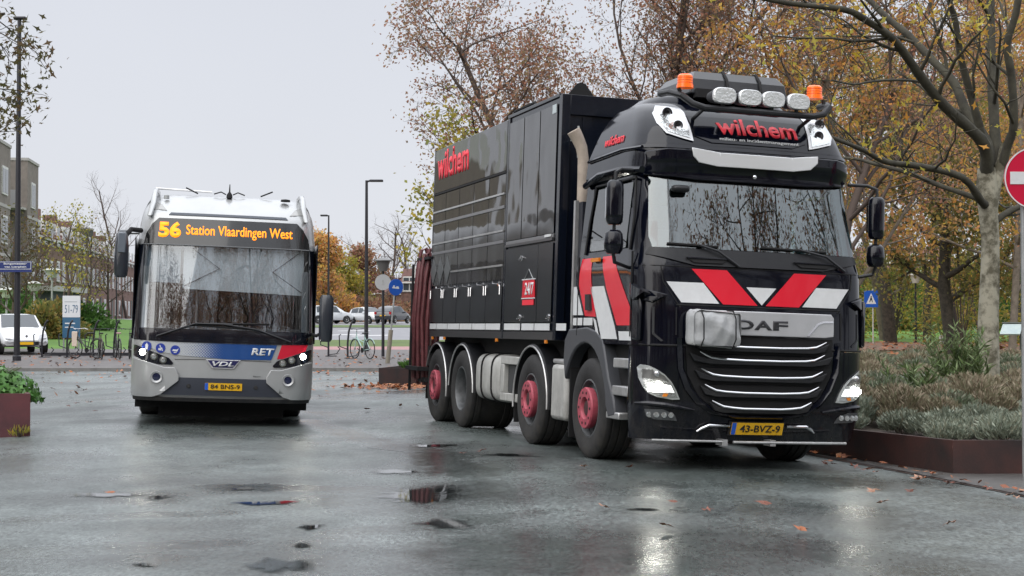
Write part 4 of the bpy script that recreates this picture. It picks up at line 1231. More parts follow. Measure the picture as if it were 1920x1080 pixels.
# wipers
for a, b, c_ in (((-.92, 1.23), (-.40, 1.42), (.62, 1.44)), ((.92, 1.20), (.45, 1.36), (-.5, 1.40))):
    wp = MB().tube([BF(a[0], a[1], .04), BF(b[0], b[1], .06), BF((b[0] + c_[0]) / 2, 1.42, .05)], .012, 6).build('wiper', plast, bus)
    MB().tube([BF(b[0] + (c_[0] - b[0]) * i / 10, b[1] + (c_[1] - b[1]) * i / 10, .03) for i in range(11)], .012, 5).build('wiper_blade', dark, wp)
# halftone livery band
def halftone():
    m = bpy.data.materials.new('halftone_blue')
    m.use_nodes = True
    t = m.node_tree
    b = t.nodes['Principled BSDF']
    b.inputs['Roughness'].default_value = .3
    b.inputs['Coat Weight'].default_value = .5
    tcn = t.nodes.new('ShaderNodeTexCoord')
    sp = t.nodes.new('ShaderNodeSeparateXYZ')
    t.links.new(tcn.outputs['Object'], sp.inputs[0])
    def M_(op, a, bb=None, cl=False):
        n = t.nodes.new('ShaderNodeMath'); n.operation = op; n.use_clamp = cl
        for i, v in enumerate((a, bb)):
            if v is None: continue
            if isinstance(v, (int, float)): n.inputs[i].default_value = v
            else: t.links.new(v, n.inputs[i])
        return n.outputs[0]
    S = 26.0
    u_, z_ = M_('MULTIPLY', M_('ADD', sp.outputs[0], sp.outputs[2]), S), M_('MULTIPLY', M_('SUBTRACT', sp.outputs[2], sp.outputs[0]), S)
    fu, fz = M_('SUBTRACT', M_('FRACT', M_('ADD', u_, 200)), .5), M_('SUBTRACT', M_('FRACT', M_('ADD', z_, 200)), .5)
    d = M_('SQRT', M_('ADD', M_('MULTIPLY', fu, fu), M_('MULTIPLY', fz, fz)))
    th = M_('MULTIPLY', M_('ADD', sp.outputs[0], .72), .95)
    k = M_('MULTIPLY', M_('SUBTRACT', th, d), 20, True)
    mixn = t.nodes.new('ShaderNodeMixRGB')
    t.links.new(k, mixn.inputs[0])
    mixn.inputs[1].default_value = (.47, .49, .51, 1)
    mixn.inputs[2].default_value = (.012, .065, .24, 1)
    t.links.new(mixn.outputs[0], b.inputs['Base Color'])
    return m
ht = halftone()
panel('livery_band', [(-1.20, 1.165), (-.6, 1.15), (.60, 1.15), (.735, 1.15), (.66, .94), (.1, .93), (-.6, .97), (-.9, 1.02)], BF, .004, .004, ht, bus, step=.12)
panel('livery_red', [(.80, 1.155), (1.17, 1.165), (1.12, 1.02), (.93, .965), (.74, .955)], BF, .004, .004, mat('bus_red', (.60, .015, .04), .3), bus)
text('lettering', 'RET', (.38, .70, 1.00, 1.10), BF, .009, white, bus, bold=.03, italic=.15)
for k, c_ in enumerate((-1.05, -.86, -.66)):
    w_c = 1.085 - .022 * k
    ci = lambda r_, n=22, a=c_, b=w_c: [(a + r_ * math.cos(2 * PI * i / n), b + r_ * math.sin(2 * PI * i / n)) for i in range(n)]
    ic = panel('pictogram', ci(.066), BF, .010, .004, mat('icon_blue', (.015, .04, .30), .4), bus, step=.04)
    for q_ in (([(-.012, -.045), (.012, -.045), (.022, .012), (.0, .045), (-.022, .012)],), ([(-.03, -.03), (.006, -.034), (.012, -.004), (-.03, -.002)], [(-.006, .004), (.02, .008), (.034, -.038), (.022, -.04), (.008, .0), (-.006, .044), (-.018, .04)]), ([(-.045, -.012), (.028, -.02), (.046, .024), (.02, .006), (-.03, .01)], [(-.02, -.038), (.02, -.038), (.02, -.028), (-.02, -.028)]))[k]:
        panel('pictogram_figure', [(c_ + a, w_c + b) for a, b in q_], BF, .0145, .002, white, ic, step=.03)
# badge
vb_ = panel('badge_plate', [(-.24, .925), (.24, .925), (.15, .80), (-.15, .80)], BF, .006, .01, mat('badge_frame', (.6, .6, .62), .3, metal=.5), bus, bev=.004)
panel('badge_inset', [(-.215, .915), (.215, .915), (.135, .818), (-.135, .818)], BF, .017, .003, mat('badge_navy', (.02, .02, .09), .3), vb_)
text('badge_letters', 'VDL', (-.15, .15, .835, .90), BF, .021, white, vb_, bold=.03, italic=.25)
text('small_lettering', 'Electric', (.42, .52, .70, .715), BF, .004, blk, bus)
# headlights
for s in (-1, 1):
    hq = [(1.235, 1.10), (1.20, 1.10), (1.10, 1.06), (.90, .99), (.74, .93), (.68, .86), (.70, .835), (.90, .84), (1.10, .885), (1.235, .95)]
    hq = [(s * a, b) for a, b in hq]
    hb_ = panel('headlight', hq, BF, .004, .012, bblack, bus, bev=.004, step=.1)
    for a, b, r_, mm in ((1.10, 1.00, .044, headw), (.945, .945, .040, lens), (.82, .90, .040, lens)):
        p = BF(s * a, b, .018)
        MB().lathe([(0, r_ * 1.25), (.01, r_ * 1.2), (.01, r_)], 20, at(*p, FRONT), cap=False).build('lamp_ring', chrome, hb_)
        MB().lathe([(0, r_), (.015, r_ * .85), (.02, .001)], 20, at(*p, FRONT)).build('lamp', mm, hb_)
    # bumper cheeks
    cq = [(1.24, .92), (1.0, .86), (.80, .80), (.66, .80), (.60, .70), (.60, .62), (.84, .42), (.95, .385), (1.24, .385)]
    panel('bumper_cheek', [(s * a, b) for a, b in cq], BF, .01, .05, bsil, bus, bev=.02, step=.1)
    p = BF(s * .90, .665, .078)
    fr_ = MB().lathe([(0, .085), (.012, .08), (.004, .055), (-.02, .05)], 24, at(*p, FRONT), cap=False).build('fog_surround', bsil, bus)
    MB().lathe([(0, .055), (.004, .001)], 20, at(*(p + Vector((0, .001, 0))), FRONT)).build('fog_lamp', mat('fog_navy', (.01, .015, .05), .15, coat=1), fr_)
panel('lower_grille', [(-.62, .665), (.62, .665), (.84, .42), (-.84, .42)], BF, .008, .02, mat('grille_slate', (.035, .04, .055), .5), bus)
panel('bumper_lip', [(-1.22, .335), (1.22, .335), (1.22, .385), (-1.22, .385)], BF, .0, .05, plast, bus)
MB().tube([BF(-.66 + .066 * i, .93 - .015 * abs(i - 10) / 10, .002) for i in range(21)], .006, 5).build('panel_seam', mat('seam_dark', (.12, .12, .12), .6), bus)
for a in (-.46, .46): 
    p = BF(a, .55, .03)
    MB().lathe([(0, .03), (.006, .026)], 14, at(*p, FRONT)).build('tow_cap', plast, bus)
pl = panel('number_plate', [(-.24, .50), (.27, .50), (.27, .60), (-.24, .60)], BF, .03, .01, yel, bus, step=.3)
panel('plate_band', [(-.239, .502), (-.195, .502), (-.195, .598), (-.239, .598)], BF, .041, .002, pblue, pl, step=0)
text('plate_lettering', '84 BNS-9', (-.16, .24, .522, .582), BF, .041, blk, pl, bold=.012)
# roof details
ps = panel('roof_fairing', [(-.83, 2.935), (.83, 2.935), (.80, 2.97), (-.80, 2.97)], BF, .003, .012, mat('fairing_gap', (.06, .07, .09), .4), bus)
for s in (-1, 1):
    panel('top_lamp', [(s * 1.08, 3.02), (s * .86, 3.0), (s * .93, 3.09), (s * 1.08, 3.16)], BF, .004, .008, mat('top_lamp', (.28, .28, .27), .2, coat=1), bus)
    # side cheek of the roof cowl
    mb = MB()
    pr = [(.30, 2.9), (.45, 3.12), (.66, 3.28), (1.0, 3.36), (1.8, 3.38), (1.8, 3.2)]
    for x in (1.06, 1.13):
        mb.v += [(s * (x - .05 * (w_ > 3.1)), v, w_) for v, w_ in pr]
    n = len(pr)
    mb.f = [tuple(range(n)), tuple(range(n, 2 * n))[::-1]] + [(i, (i + 1) % n, n + (i + 1) % n, n + i) for i in range(n)]
    mb.build('cowl_cheek', bsil, bus, bev=.02)
MB().tube([(-1.05, 1.05, 3.36), (-.25, 1.05, 3.34)], .016, 6).build('roof_rail', alu, bus)
ant = MB().lathe([(0, .045), (.05, .04), (.09, .012), (.20, .006)], 12, at(0, .72, 3.24, ZUP)).build('antenna', dark, bus)
for s in (-1, 1):
    MB().tube([(s * .45, .9, 3.30), (s * .62, .95, 3.38)], .012, 6).tube([(s * .05, .85, 3.3), (s * .12, .85, 3.335), (s * .22, .85, 3.3)], .01, 6).build('roof_antenna', dark, bus)
MB().lathe([(0, .07), (.03, .065), (.04, .001)], 14, at(.80, .66, 3.22, ZUP)).build('roof_sensor', dark, bus)
MB().lathe([(0, .04), (.05, .035), (.06, .001)], 14, at(-.88, .62, 3.18, ZUP)).build('roof_sensor', greym, bus)
# mirrors
ml_ = [[( -1.44 + .095 * k * math.cos(t), .10 + .08 * math.sin(t) * k + dv, w_) for t in [2 * PI * i / 20 for i in range(20)]] for w_, k, dv in ((2.02, .7, 0), (2.06, .95, 0), (2.2, 1.05, 0), (2.45, 1.0, 0), (2.6, .8, .02), (2.68, .5, .05))]
m1 = loft('mirror', ml_, mat('mirror_black', (.02, .025, .035), .3, coat=.6), bus, ang=60)
MB().box(-1.49, -1.385, .0, .03, 2.36, 2.64).build('mirror_cover', mat('mirror_grey', (.13, .15, .18), .3, coat=.5), m1, bev=.012)
MB().tube([(-1.40, .14, 2.6), (-1.33, .22, 2.70), (-1.2, .4, 2.70)], .035, 8).build('mirror_arm', dark, bus)
mr_ = [[(1.40 + .10 * k * math.copysign(abs(math.cos(t)) ** .6, math.cos(t)), -.02 + .08 * math.sin(t) * k, w_) for t in [2 * PI * i / 20 for i in range(20)]] for w_, k in ((1.22, .7), (1.26, .95), (1.5, 1.0), (1.82, 1.0), (1.88, .75))]
loft('mirror', mr_, MATS['mirror_black'], bus, ang=60)
MB().tube([(1.36, .0, 1.35), (1.28, .1, 1.30), (1.22, .3, 1.32)], .025, 8).build('mirror_arm', dark, bus)
for v in (2.75, 8.9):
    for s in (-1, 1):
        wv = MB().lathe([(-.13, .28), (-.15, .33), (-.15, .42), (-.12, .478), (.12, .478), (.15, .42), (.15, .33), (.13, .28)], 40, cap=False).build('wheel', rubber, bus)
        MB().lathe([(-.14, .29), (-.12, .27), (-.06, .22), (-.10, .10), (-.12, .001)], 30, cap=False).build('rim', alu, wv)
        wv.location = (s * 1.08, v, .478)
        if s > 0: wv.rotation_euler = (0, 0, PI)
MB().box(-1.2, 1.2, .5, 11.8, .22, .34).build('underbody', dark, bus)
MB().box(-.88, .88, .55, .60, .10, .34).build('shade_plate', dark, bus)  # dark plate added for the black shade under the bus
MB().box(-.88, .88, 2.4, 2.45, .06, .34).build('axle_beam', dark, bus)
# ================================================================ PLANTS
def rot_about(d, ax, ang): return Matrix.Rotation(ang, 3, ax) @ d
def perp(d, r_):
    a = d.cross(Vector((r_.uniform(-1, 1), r_.uniform(-1, 1), r_.uniform(-1, 1))))
    return a.normalized() if a.length > 1e-5 else Vector((1, 0, 0))
def grow(mb, tips, p, d, L, rad, lvl, r_, P):
    n = 6 if lvl < 2 else (4 if lvl == 2 else 3)
    pts, rs = [p.copy()], [rad]
    q, dd = p.copy(), d.copy()
    endr = rad * (.35 if lvl else .42)
    for i in range(n):
        dd = (dd + perp(dd, r_) * r_.uniform(0, P['wob']) + Vector((0, 0, P['up'] if lvl else .02))).normalized()
        q = q + dd * L / n
        pts.append(q.copy())
        rs.append(rad + (endr - rad) * (i + 1) / n)
    mb.tube(pts, rs, (9, 6, 5, 3, 3, 3)[min(lvl, 5)])
    if lvl >= P['lv'] - 1:
        tips.append((pts[-1], dd))
        tips.append((pts[-2], dd))
    if lvl >= P['lv']:
        return
    k = P['kids'][min(lvl, len(P['kids']) - 1)]
    s0 = P['bare'] if lvl == 0 else .22
    for j in range(k):
        t = s0 + (1 - s0) * (j + r_.uniform(.2, .9)) / k
        i = min(int(t * n), n - 1)
        f = t * n - i
        bp = pts[i].lerp(pts[i + 1], f)
        br = rs[i] + (rs[i + 1] - rs[i]) * f
        axis = (pts[i + 1] - pts[i]).normalized()
        cd_ = rot_about(axis, perp(axis, r_), R(r_.uniform(*P['ang'])))
        if lvl == 0:
            hz = j * 2.4 + r_.uniform(-.4, .4)
            e_ = R(r_.uniform(*P['ang']))
            cd_ = Vector((math.cos(hz) * math.sin(e_), math.sin(hz) * math.sin(e_), math.cos(e_)))
        grow(mb, tips, bp, cd_, L * P['lf'][min(lvl, len(P['lf']) - 1)] * r_.uniform(.75, 1.15) * (1 - .45 * t if lvl == 0 else 1 - .2 * t), max(br * .56, P.get('tw', .007)), lvl + 1, r_, P)
def leaves(name, pts, per, spread, size, m, parent, seed, shape='leaf', droop=.3):
    g = np.random.default_rng(seed)
    T = np.array([tuple(p) for p in pts])
    T = np.repeat(T, per, 0)
    T = T + g.normal(0, spread, T.shape)
    n = len(T)
    A = g.normal(0, 1, (n, 3)); A[:, 2] -= droop
    A /= np.linalg.norm(A, axis=1, keepdims=True)
    B = np.cross(A, g.normal(0, 1, (n, 3)))
    B /= np.linalg.norm(B, axis=1, keepdims=True) + 1e-9
    s_ = size * g.uniform(.6, 1.3, (n, 1))
    return quads(name, T, A * s_, B * s_ * .62, m, parent, shape)
def tree(label, cat, loc, H, seed, rad=.2, lv=4, kids=(9, 5, 5, 4), lf=(.50, .50, .5, .5), ang=(28, 62), up=.06, wob=.28, bare=.25, per=5, spread=.16, size=.07, lm=None, bk=None, group=None, name='tree', lean=(0, 0), droop=.3, shape='leaf', rz=0):
    r_ = random.Random(seed)
    P = dict(lv=lv, kids=kids, lf=lf, ang=ang, up=up, wob=wob, bare=bare)
    e_ = empty(name, loc, rz, 0, label, cat, group)
    mb, tips = MB(), []
    grow(mb, tips, Vector((0, 0, -.15)), Vector((lean[0], lean[1], 1)).normalized(), H, rad, 0, r_, P)
    mb.build('trunk', bk or twig, e_, ang=80)
    if lm and per:
        leaves('crown', [t[0] for t in tips], per, spread, size, lm, e_, seed, shape, droop)
    return e_
L_rust = leafmat('leaf_rust', [(0.260, 0.130, 0.104), (0.390, 0.169, 0.104), (0.312, 0.221, 0.130), (0.468, 0.260, 0.169), (0.208, 0.130, 0.091), (0.338, 0.273, 0.130)])
L_orange = leafmat('leaf_orange', [(.70, .30, .07), (.42, .22, .12), (.78, .50, .09), (.34, .27, .09), (.68, .32, .14), (.26, .25, .09), (.50, .24, .15), (.74, .42, .10)])
L_olive = leafmat('leaf_olive', [(.15, .17, .055), (.24, .23, .07), (.11, .13, .05), (.34, .28, .08), (.40, .24, .08)])
L_yelgr = leafmat('leaf_yellow_green', [(.24, .26, .05), (.42, .36, .06), (.17, .20, .05), (.52, .38, .06), (.30, .28, .08)])
L_green = leafmat('leaf_green', [(0.058, 0.130, 0.026), (0.091, 0.195, 0.039), (0.039, 0.085, 0.023), (0.130, 0.247, 0.058)])
L_yel = leafmat('leaf_yellow', [(.56, .40, .04), (.42, .40, .08), (.58, .26, .05), (.34, .26, .05)])
L_brown = leafmat('leaf_brown_green', [(0.075, 0.068, 0.033), (0.120, 0.112, 0.038), (0.150, 0.090, 0.045), (0.060, 0.068, 0.030)])
L_grey = leafmat('leaf_grey_green', [(0.241, 0.276, 0.216), (0.345, 0.380, 0.301), (0.155, 0.190, 0.147), (0.293, 0.284, 0.207)], trans=.1)
L_heather = leafmat('leaf_heather', [(.26, .21, .15), (.33, .28, .20), (.19, .19, .11), (.24, .18, .13), (.22, .24, .14)], trans=.1)
L_oleander = leafmat('leaf_lance', [(0.078, 0.130, 0.046), (0.130, 0.195, 0.065), (0.195, 0.247, 0.117), (0.065, 0.098, 0.039)], trans=.1)
L_fall = leafmat('leaf_fallen', [(.34, .11, .03), (.22, .07, .03), (.42, .20, .10), (.18, .055, .03)], trans=0)

def gl(x, y): return (x, y, gz(x, y))
# --- trees behind the lorry (semi-bare, rust leaves)
tree('rust-leaved semi-bare tree rising behind the rear of the truck container', 'tree', gl(1.3, 43), 9.8, 11, rad=.15, kids=(17, 7, 6, 4), lf=(.50, .5, .46, .5), ang=(30, 72), up=.05, per=2, spread=.2, size=.05, lm=L_rust, group='bare autumn trees behind the truck')
tree('tall rust-leaved tree rising behind the front half of the container', 'tree', gl(4.6, 45), 14.5, 23, rad=.15, kids=(15, 7, 6, 4), lf=(.46, .5, .46, .5), ang=(26, 58), up=.07, per=2, spread=.2, size=.05, lm=L_rust, group='bare autumn trees behind the truck', bare=.2)
tree('tall dark-twigged tree standing behind the truck cab roof', 'tree', gl(8.2, 41), 14, 37, rad=.14, kids=(15, 7, 6, 4), lf=(.44, .5, .46, .5), ang=(28, 60), up=.06, per=2, spread=.22, size=.052, lm=L_rust, group='bare autumn trees behind the truck', bare=.2)
tree('small yellow-green leaved tree beside the truck hose rack', 'tree', gl(-1.5, 40), 6.6, 41, rad=.10, kids=(10, 5, 5), lf=(.34, .5, .5), lv=3, ang=(30, 70), per=4, spread=.2, size=.07, lm=L_yelgr)
tree('mid-height rust-leaved tree behind the middle of the container', 'tree', gl(3.1, 47), 12.4, 31, rad=.14, kids=(17, 7, 6, 4), lf=(.46, .5, .46, .5), ang=(28, 68), up=.05, per=2, spread=.2, size=.05, lm=L_rust, group='bare autumn trees behind the truck', bare=.2)
tree('slender rust-leaved tree between the two tall trees behind the container', 'tree', gl(6.3, 49), 14.8, 29, rad=.15, kids=(15, 7, 6, 4), lf=(.42, .5, .46, .5), ang=(26, 60), up=.07, per=2, spread=.2, size=.05, lm=L_rust, group='bare autumn trees behind the truck', bare=.2)
# --- park trees on the right
park = [
    (9.7, 46, 13.5, 51, L_orange, 2, 'orange-leaved park tree just right of the truck cab roof lamps'),
    (18.2, 56, 14.5, 52, L_orange, 2, 'wide orange park tree left of the mottled plane tree'),
    (21.5, 60, 15, 53, L_orange, 2, 'orange-brown park tree behind the mottled plane tree'),
    (24.8, 70, 16, 54, L_yelgr, 2, 'tall yellow-green park tree at the right edge of the picture'),
    (19.3, 80, 15, 55, L_rust, 2, 'rust-brown park tree in the second row behind the white park lantern'),
    (13.6, 78, 13, 56, L_olive, 2, 'olive park tree far behind the truck mirror'),
    (28.5, 84, 15, 57, L_olive, 2, 'olive park tree far behind the plane tree trunk'),
    (31.0, 90, 15, 58, L_green, 2, 'green park tree far behind the information board'),
]
for x, y, H_, sd_, lm, per, lb in park:
    tree(lb, 'tree', gl(x, y), H_, sd_, rad=.15, kids=(13, 6, 5, 3), lf=(.44, .5, .46, .5), ang=(30, 72), up=.04, per=per * 2, spread=.22, size=.075, lm=lm, group='autumn trees in the park', bare=.12, bk=mat('pale_bark', (.17, .14, .11), .85, var=.3, vs=5), droop=.5)
tree('dark thick-trunked tree between the park lantern and the plane tree', 'tree', gl(17.2, 60), 8.5, 61, rad=.30, kids=(12, 6, 6), lv=3, lf=(.5, .5, .5), ang=(35, 80), per=12, spread=.34, size=.09, lm=L_olive, bk=bark, bare=.22)
for x, y, r_, sd_, lb in ((18.75, 76, .36, 71, 'thick grey trunk immediately left of the park lantern'), (20.8, 77, .22, 72, 'dark trunk immediately right of the park lantern'), (25.2, 77, .2, 73, 'straight dark trunk at the right edge behind the information board')):
    tree(lb, 'tree', gl(x, y), 13, sd_, rad=r_, kids=(12, 6, 5), lv=3, lf=(.4, .5, .5), ang=(30, 70), per=7, spread=.35, size=.10, lm=L_olive, bk=bark, bare=.42, group='trunks beside the park lantern')

def shrub(label, loc, rx, rz_, seed, lm, n=2600, size=.06, name='shrub', group=None, cat='shrub', stems=14):
    e_ = empty(name, loc, 0, 0, label, cat, group)
    g = np.random.default_rng(seed)
    d = g.normal(0, 1, (n, 3)); d /= np.linalg.norm(d, axis=1, keepdims=True)
    d[:, 2] = abs(d[:, 2])
    lump = 1 + .16 * np.sin(d[:, 0] * 5 + seed) + .14 * np.sin(d[:, 1] * 7 + seed * 2) + .12 * np.sin(d[:, 2] * 9)
    rr_ = g.uniform(.45, 1, (n, 1)) ** .6 * lump[:, None]
    Pp = d * rr_ * np.array([rx, rx, rz_])
    A = d + g.normal(0, .5, (n, 3)); A /= np.linalg.norm(A, axis=1, keepdims=True)
    B = np.cross(A, g.normal(0, 1, (n, 3))); B /= np.linalg.norm(B, axis=1, keepdims=True)
    s_ = size * g.uniform(.6, 1.3, (n, 1))
    quads('foliage', Pp, A * s_, B * s_ * .5, lm, e_, 'leaf')
    mb = MB()
    r_ = random.Random(seed)
    for k in range(stems):
        a = r_.uniform(0, 6.28)
        mb.tube([(0, 0, -.1), (rx * .3 * math.cos(a), rx * .3 * math.sin(a), rz_ * .5), (rx * .7 * math.cos(a), rx * .7 * math.sin(a), rz_ * .85)], [rx * .02, rx * .012, rx * .006], 4)
    mb.build('stems', twig, e_)
    return e_
for i, (x, y, rx, h, lm, n_, lb) in enumerate([(20.6, 83, 2.4, 6.0, L_yelgr, 1800, 'loose yellow-green sapling behind the crossing sign and lantern'), (19.9, 68, 2.0, 5.4, L_olive, 1500, 'loose olive sapling between the dark trunk and the plane tree'), (22.4, 73, 2.5, 5.6, L_yelgr, 2000, 'loose yellow-green sapling right behind the plane trunk'), (23.0, 92, 2.6, 5.4, L_green, 1500, 'loose green sapling behind the park lantern'), (26.0, 79, 2.6, 5.6, L_green, 2600, 'dense green sapling above the information board')]):
    shrub(lb, gl(x, y), rx, h, 60 + i, lm, n_, .10, group='saplings under the park trees', name='sapling', cat='sapling')
# hedge bushes at the back of the lawn
for i, (x, y, rx, h, lm, w_) in enumerate([(25.2, 104, 3.4, 4.2, L_olive, 'olive'), (30.5, 108, 3.6, 4.6, L_yelgr, 'yellow-green'), (36, 106, 3.8, 4.6, L_green, 'dark green'), (19.8, 112, 3.6, 3.2, L_olive, 'low olive'), (42, 104, 4, 5.2, L_green, 'tall green')]):
    lb = {0: 'olive bush behind the park lantern at the back of the lawn', 1: 'yellow-green bush at the back of the lawn left of the plane trunk', 2: 'dark green bush at the back of the lawn behind the plane trunk', 3: 'low olive bush at the back of the lawn right of the truck mirror', 4: 'tall green bush behind the information board at the right edge'}[i]
    shrub(lb, gl(x, y), rx, h, 80 + i, lm, 5200, .22, group='bushes along the back of the lawn')

# --- big mottled plane tree on the right, limbs as in the photograph
pt_o = Vector(gl(8.72, 28))
pt = empty('plane_tree', pt_o, 0, 0, 'mottled plane tree with long bare limbs right of the truck', 'tree')
PMB, ptips = MB(), []
rp_ = random.Random(77)
def limb(px, dd, r0, r1, sub=5, lv=2):
    pts = []
    n = len(px)
    for i, (x, y) in enumerate(px):
        D = 28 + dd * i / (n - 1)
        pts.append(wpt(x, y, D) - pt_o)
    # smooth
    P2 = []
    for i in range(n - 1):
        p0, p1, p2, p3 = pts[max(i - 1, 0)], pts[i], pts[i + 1], pts[min(i + 2, n - 1)]
        for k in range(3):
            t = k / 3
            P2.append(.5 * ((2 * p1) + (p2 - p0) * t + (2 * p0 - 5 * p1 + 4 * p2 - p3) * t * t + (3 * p1 - p0 - 3 * p2 + p3) * t ** 3))
    P2.append(pts[-1])
    m_ = len(P2)
    rs = [(r0 + (r1 - r0) * (i / (m_ - 1)) ** .8) * (1 + .06 * math.sin(i * 2.1)) for i in range(m_)]
    PMB.tube(P2, rs, 9)
    P_ = dict(lv=lv, kids=(0, 5, 4), lf=(.5, .55, .5), ang=(25, 65), up=.05, wob=.35, bare=.2)
    for j in range(sub):
        i = int(m_ * (.25 + .7 * (j + rp_.random()) / sub))
        i = min(i, m_ - 2)
        ax = (P2[i + 1] - P2[i]).normalized()
        d_ = rot_about(ax, perp(ax, rp_), R(rp_.uniform(28, 65)))
        d_.z = abs(d_.z) * .8 - .1
        grow(PMB, ptips, P2[i], d_.normalized(), rp_.uniform(1.2, 2.2), rs[i] * .45, 1, rp_, P_)
TRK = MB()
def trk(px, r):
    TRK.tube([wpt(x, y, 28) - pt_o for x, y in px], r, 14)
trk([(1851, 775), (1852, 700), (1853, 600), (1856, 520), (1857, 450), (1853, 400), (1851, 350), (1850, 315)], [.27, .21, .185, .17, .16, .17, .20, .16])
trk([(1855, 400), (1866, 340), (1880, 300), (1885, 270)], [.14, .12, .10, .09])
TRK.build('trunk', planebark, pt, ang=80)
limb([(1850, 330), (1847, 275), (1813, 237), (1772, 200), (1734, 154), (1701, 108), (1672, 71), (1622, 37), (1580, 17), (1480, 6), (1380, -15), (1280, -40)], -4, .13, .03, 9)
limb([(1853, 310), (1851, 267), (1813, 212), (1788, 154), (1747, 112), (1705, 67), (1663, 33), (1630, 0), (1580, -40)], 2, .11, .05, 6)
limb([(1853, 310), (1838, 242), (1817, 167), (1801, 104), (1792, 42), (1780, 0), (1770, -60)], -1, .085, .045, 4)
limb([(1862, 330), (1867, 300), (1863, 200), (1859, 125), (1857, 0), (1857, -70)], 1, .12, .07, 4)
limb([(1878, 315), (1890, 270), (1901, 233), (1897, 146), (1888, 83), (1905, 25), (1915, -50)], -1, .09, .06, 4)
limb([(1848, 385), (1838, 375), (1805, 333), (1726, 312), (1663, 304), (1622, 283), (1588, 269), (1540, 250)], -3, .085, .03, 6)
limb([(1848, 382), (1830, 371), (1767, 350), (1705, 325), (1642, 308), (1605, 298), (1560, 296)], 1.5, .06, .025, 5)
limb([(1860, 430), (1866, 415), (1890, 398), (1913, 387), (1950, 370), (2010, 330)], .5, .07, .05, 3)
limb([(1734, 154), (1690, 150), (1640, 152), (1600, 158), (1560, 150)], -3, .03, .015, 3)
PMB.build('limb', mat('limb_bark', (.075, .07, .05), .85, c2=(.035, .032, .025), vs=4, bump=.4, bs=15), pt, ang=80)
leaves('crown', [t[0] for t in ptips], 2, .18, .085, L_yel, pt, 5, 'star')

# --- near tree whose twigs hang into the top left corner
nt_ = empty('near_tree', gl(-9.55, 21), 0, 0, 'leafy tree reaching in from the top left corner', 'tree')
mb, tips = MB(), []
mb.tube([(0, 0, -.1), (.1, 0, 2.2), (.3, .1, 4.2), (.2, 0, 7)], [.2, .17, .14, .08], 10)
rn = random.Random(12)
Pn = dict(lv=3, kids=(0, 5, 5, 4), lf=(.5, .5, .45), ang=(25, 60), up=-.05, wob=.3, bare=.2)
for z, dx, L_ in ((4.0, 1.0, 2.0), (4.5, 1.0, 2.3), (5.1, .95, 2.4), (5.8, .9, 2.3), (3.6, .75, 1.7), (5.3, -.9, 2.2), (4.4, -.8, 2.0)):
    grow(mb, tips, Vector((.2, 0, z)), Vector((dx, rn.uniform(-.4, .3), .28)).normalized(), L_, .05, 1, rn, Pn)
mb.build('trunk', bark, nt_, ang=80)
leaves('crown', [t[0] for t in tips], 6, .13, .066, L_brown, nt_, 8, 'star')

# --- left background
LT = [
    (wpt(128, 600, 78), 5.9, .09, L_yelgr, 1, 'slim yellow-green tree standing right of the number sign', 91),
    (wpt(58, 600, 84), 5.6, .12, L_brown, 1, 'bare brown tree in front of the apartment block', 93),
    (wpt(18, 600, 70), 5.2, .12, L_brown, 1, 'bare spreading tree at the left edge before the apartments', 94),
    (wpt(165, 600, 108), 6.5, .10, L_olive, 1, 'olive-leaved tree in front of the middle of the terrace', 95),
    (wpt(205, 600, 150), 7.5, .14, L_brown, 1, 'bare tree near the far end of the terrace', 96),
    (wpt(238, 600, 175), 15, .16, None, 0, 'tall leafless tree beyond the bus mirror', 97),
    (wpt(182, 600, 185), 13, .12, None, 0, 'thin leafless tree beyond the terrace roofs', 98),
]
for p, H_, r_, lm, per, lb, sd_ in LT:
    tree(lb, 'tree', gl(p.x, p.y), H_, sd_, rad=r_, kids=(11, 6, 5), lv=3, lf=(.42, .5, .5), ang=(25, 65), per=per, spread=.2, size=.08, lm=lm, bare=.2, up=.1)
for i, (px, D, rx, h, lm, lb) in enumerate([(30, 80, 2.0, 2.0, L_green, 'dark green bush behind the white car'), (80, 76, 1.3, 1.5, L_olive, 'olive bush left of the number sign'), (112, 78, 1.3, 1.7, L_olive, 'olive bush behind the number sign'), (150, 92, 1.8, 1.6, L_green, 'low green bush right of the number sign')]):
    p = wpt(px, 600, D)
    shrub(lb, gl(p.x, p.y), rx, h, 120 + i, lm, 2600, .14, group='bushes on the grass bank')
# --- centre background between bus and truck
CT = [
    (wpt(612, 600, 150), 7.4, .2, L_orange, 6, 'bright orange tree right of the bus roof', 131),
    (wpt(640, 600, 165), 6.6, .2, L_yelgr, 4, 'dull yellow tree behind the white parked people carrier', 132),
    (wpt(672, 600, 170), 7.2, .18, L_rust, 4, 'brown thinning tree behind the parked white cars', 133),
    (wpt(722, 600, 175), 10.5, .22, None, 0, 'rounded leafless tree behind the round-sign post', 134),
    (wpt(765, 600, 180), 10, .22, None, 0, 'leafless tree left of the brick house', 135),
    (wpt(695, 600, 190), 10, .2, None, 0, 'leafless tree behind the tall central street lamp', 136),
]
for p, H_, r_, lm, per, lb, sd_ in CT:
    tree(lb, 'tree', gl(p.x, p.y), H_, sd_, rad=r_, kids=(13, 7, 5), lv=3, lf=(.5, .5, .5), ang=(30, 72), per=per, spread=.35, size=.17, lm=lm, bare=.18, up=.06)
for i, (px, D, rx, h) in enumerate([(625, 160, 4, 3.2), (690, 165, 5, 2.4), (745, 170, 4, 2.2)]):
    p = wpt(px, 600, D)
    shrub(['brownish bush behind the white people carrier', 'brownish bush behind the central street lamp', 'brownish bush behind the dark parked car'][i], gl(p.x, p.y), rx, h, 140 + i, L_rust if i else L_orange, 2400, .26, group='bushes behind the parked cars')
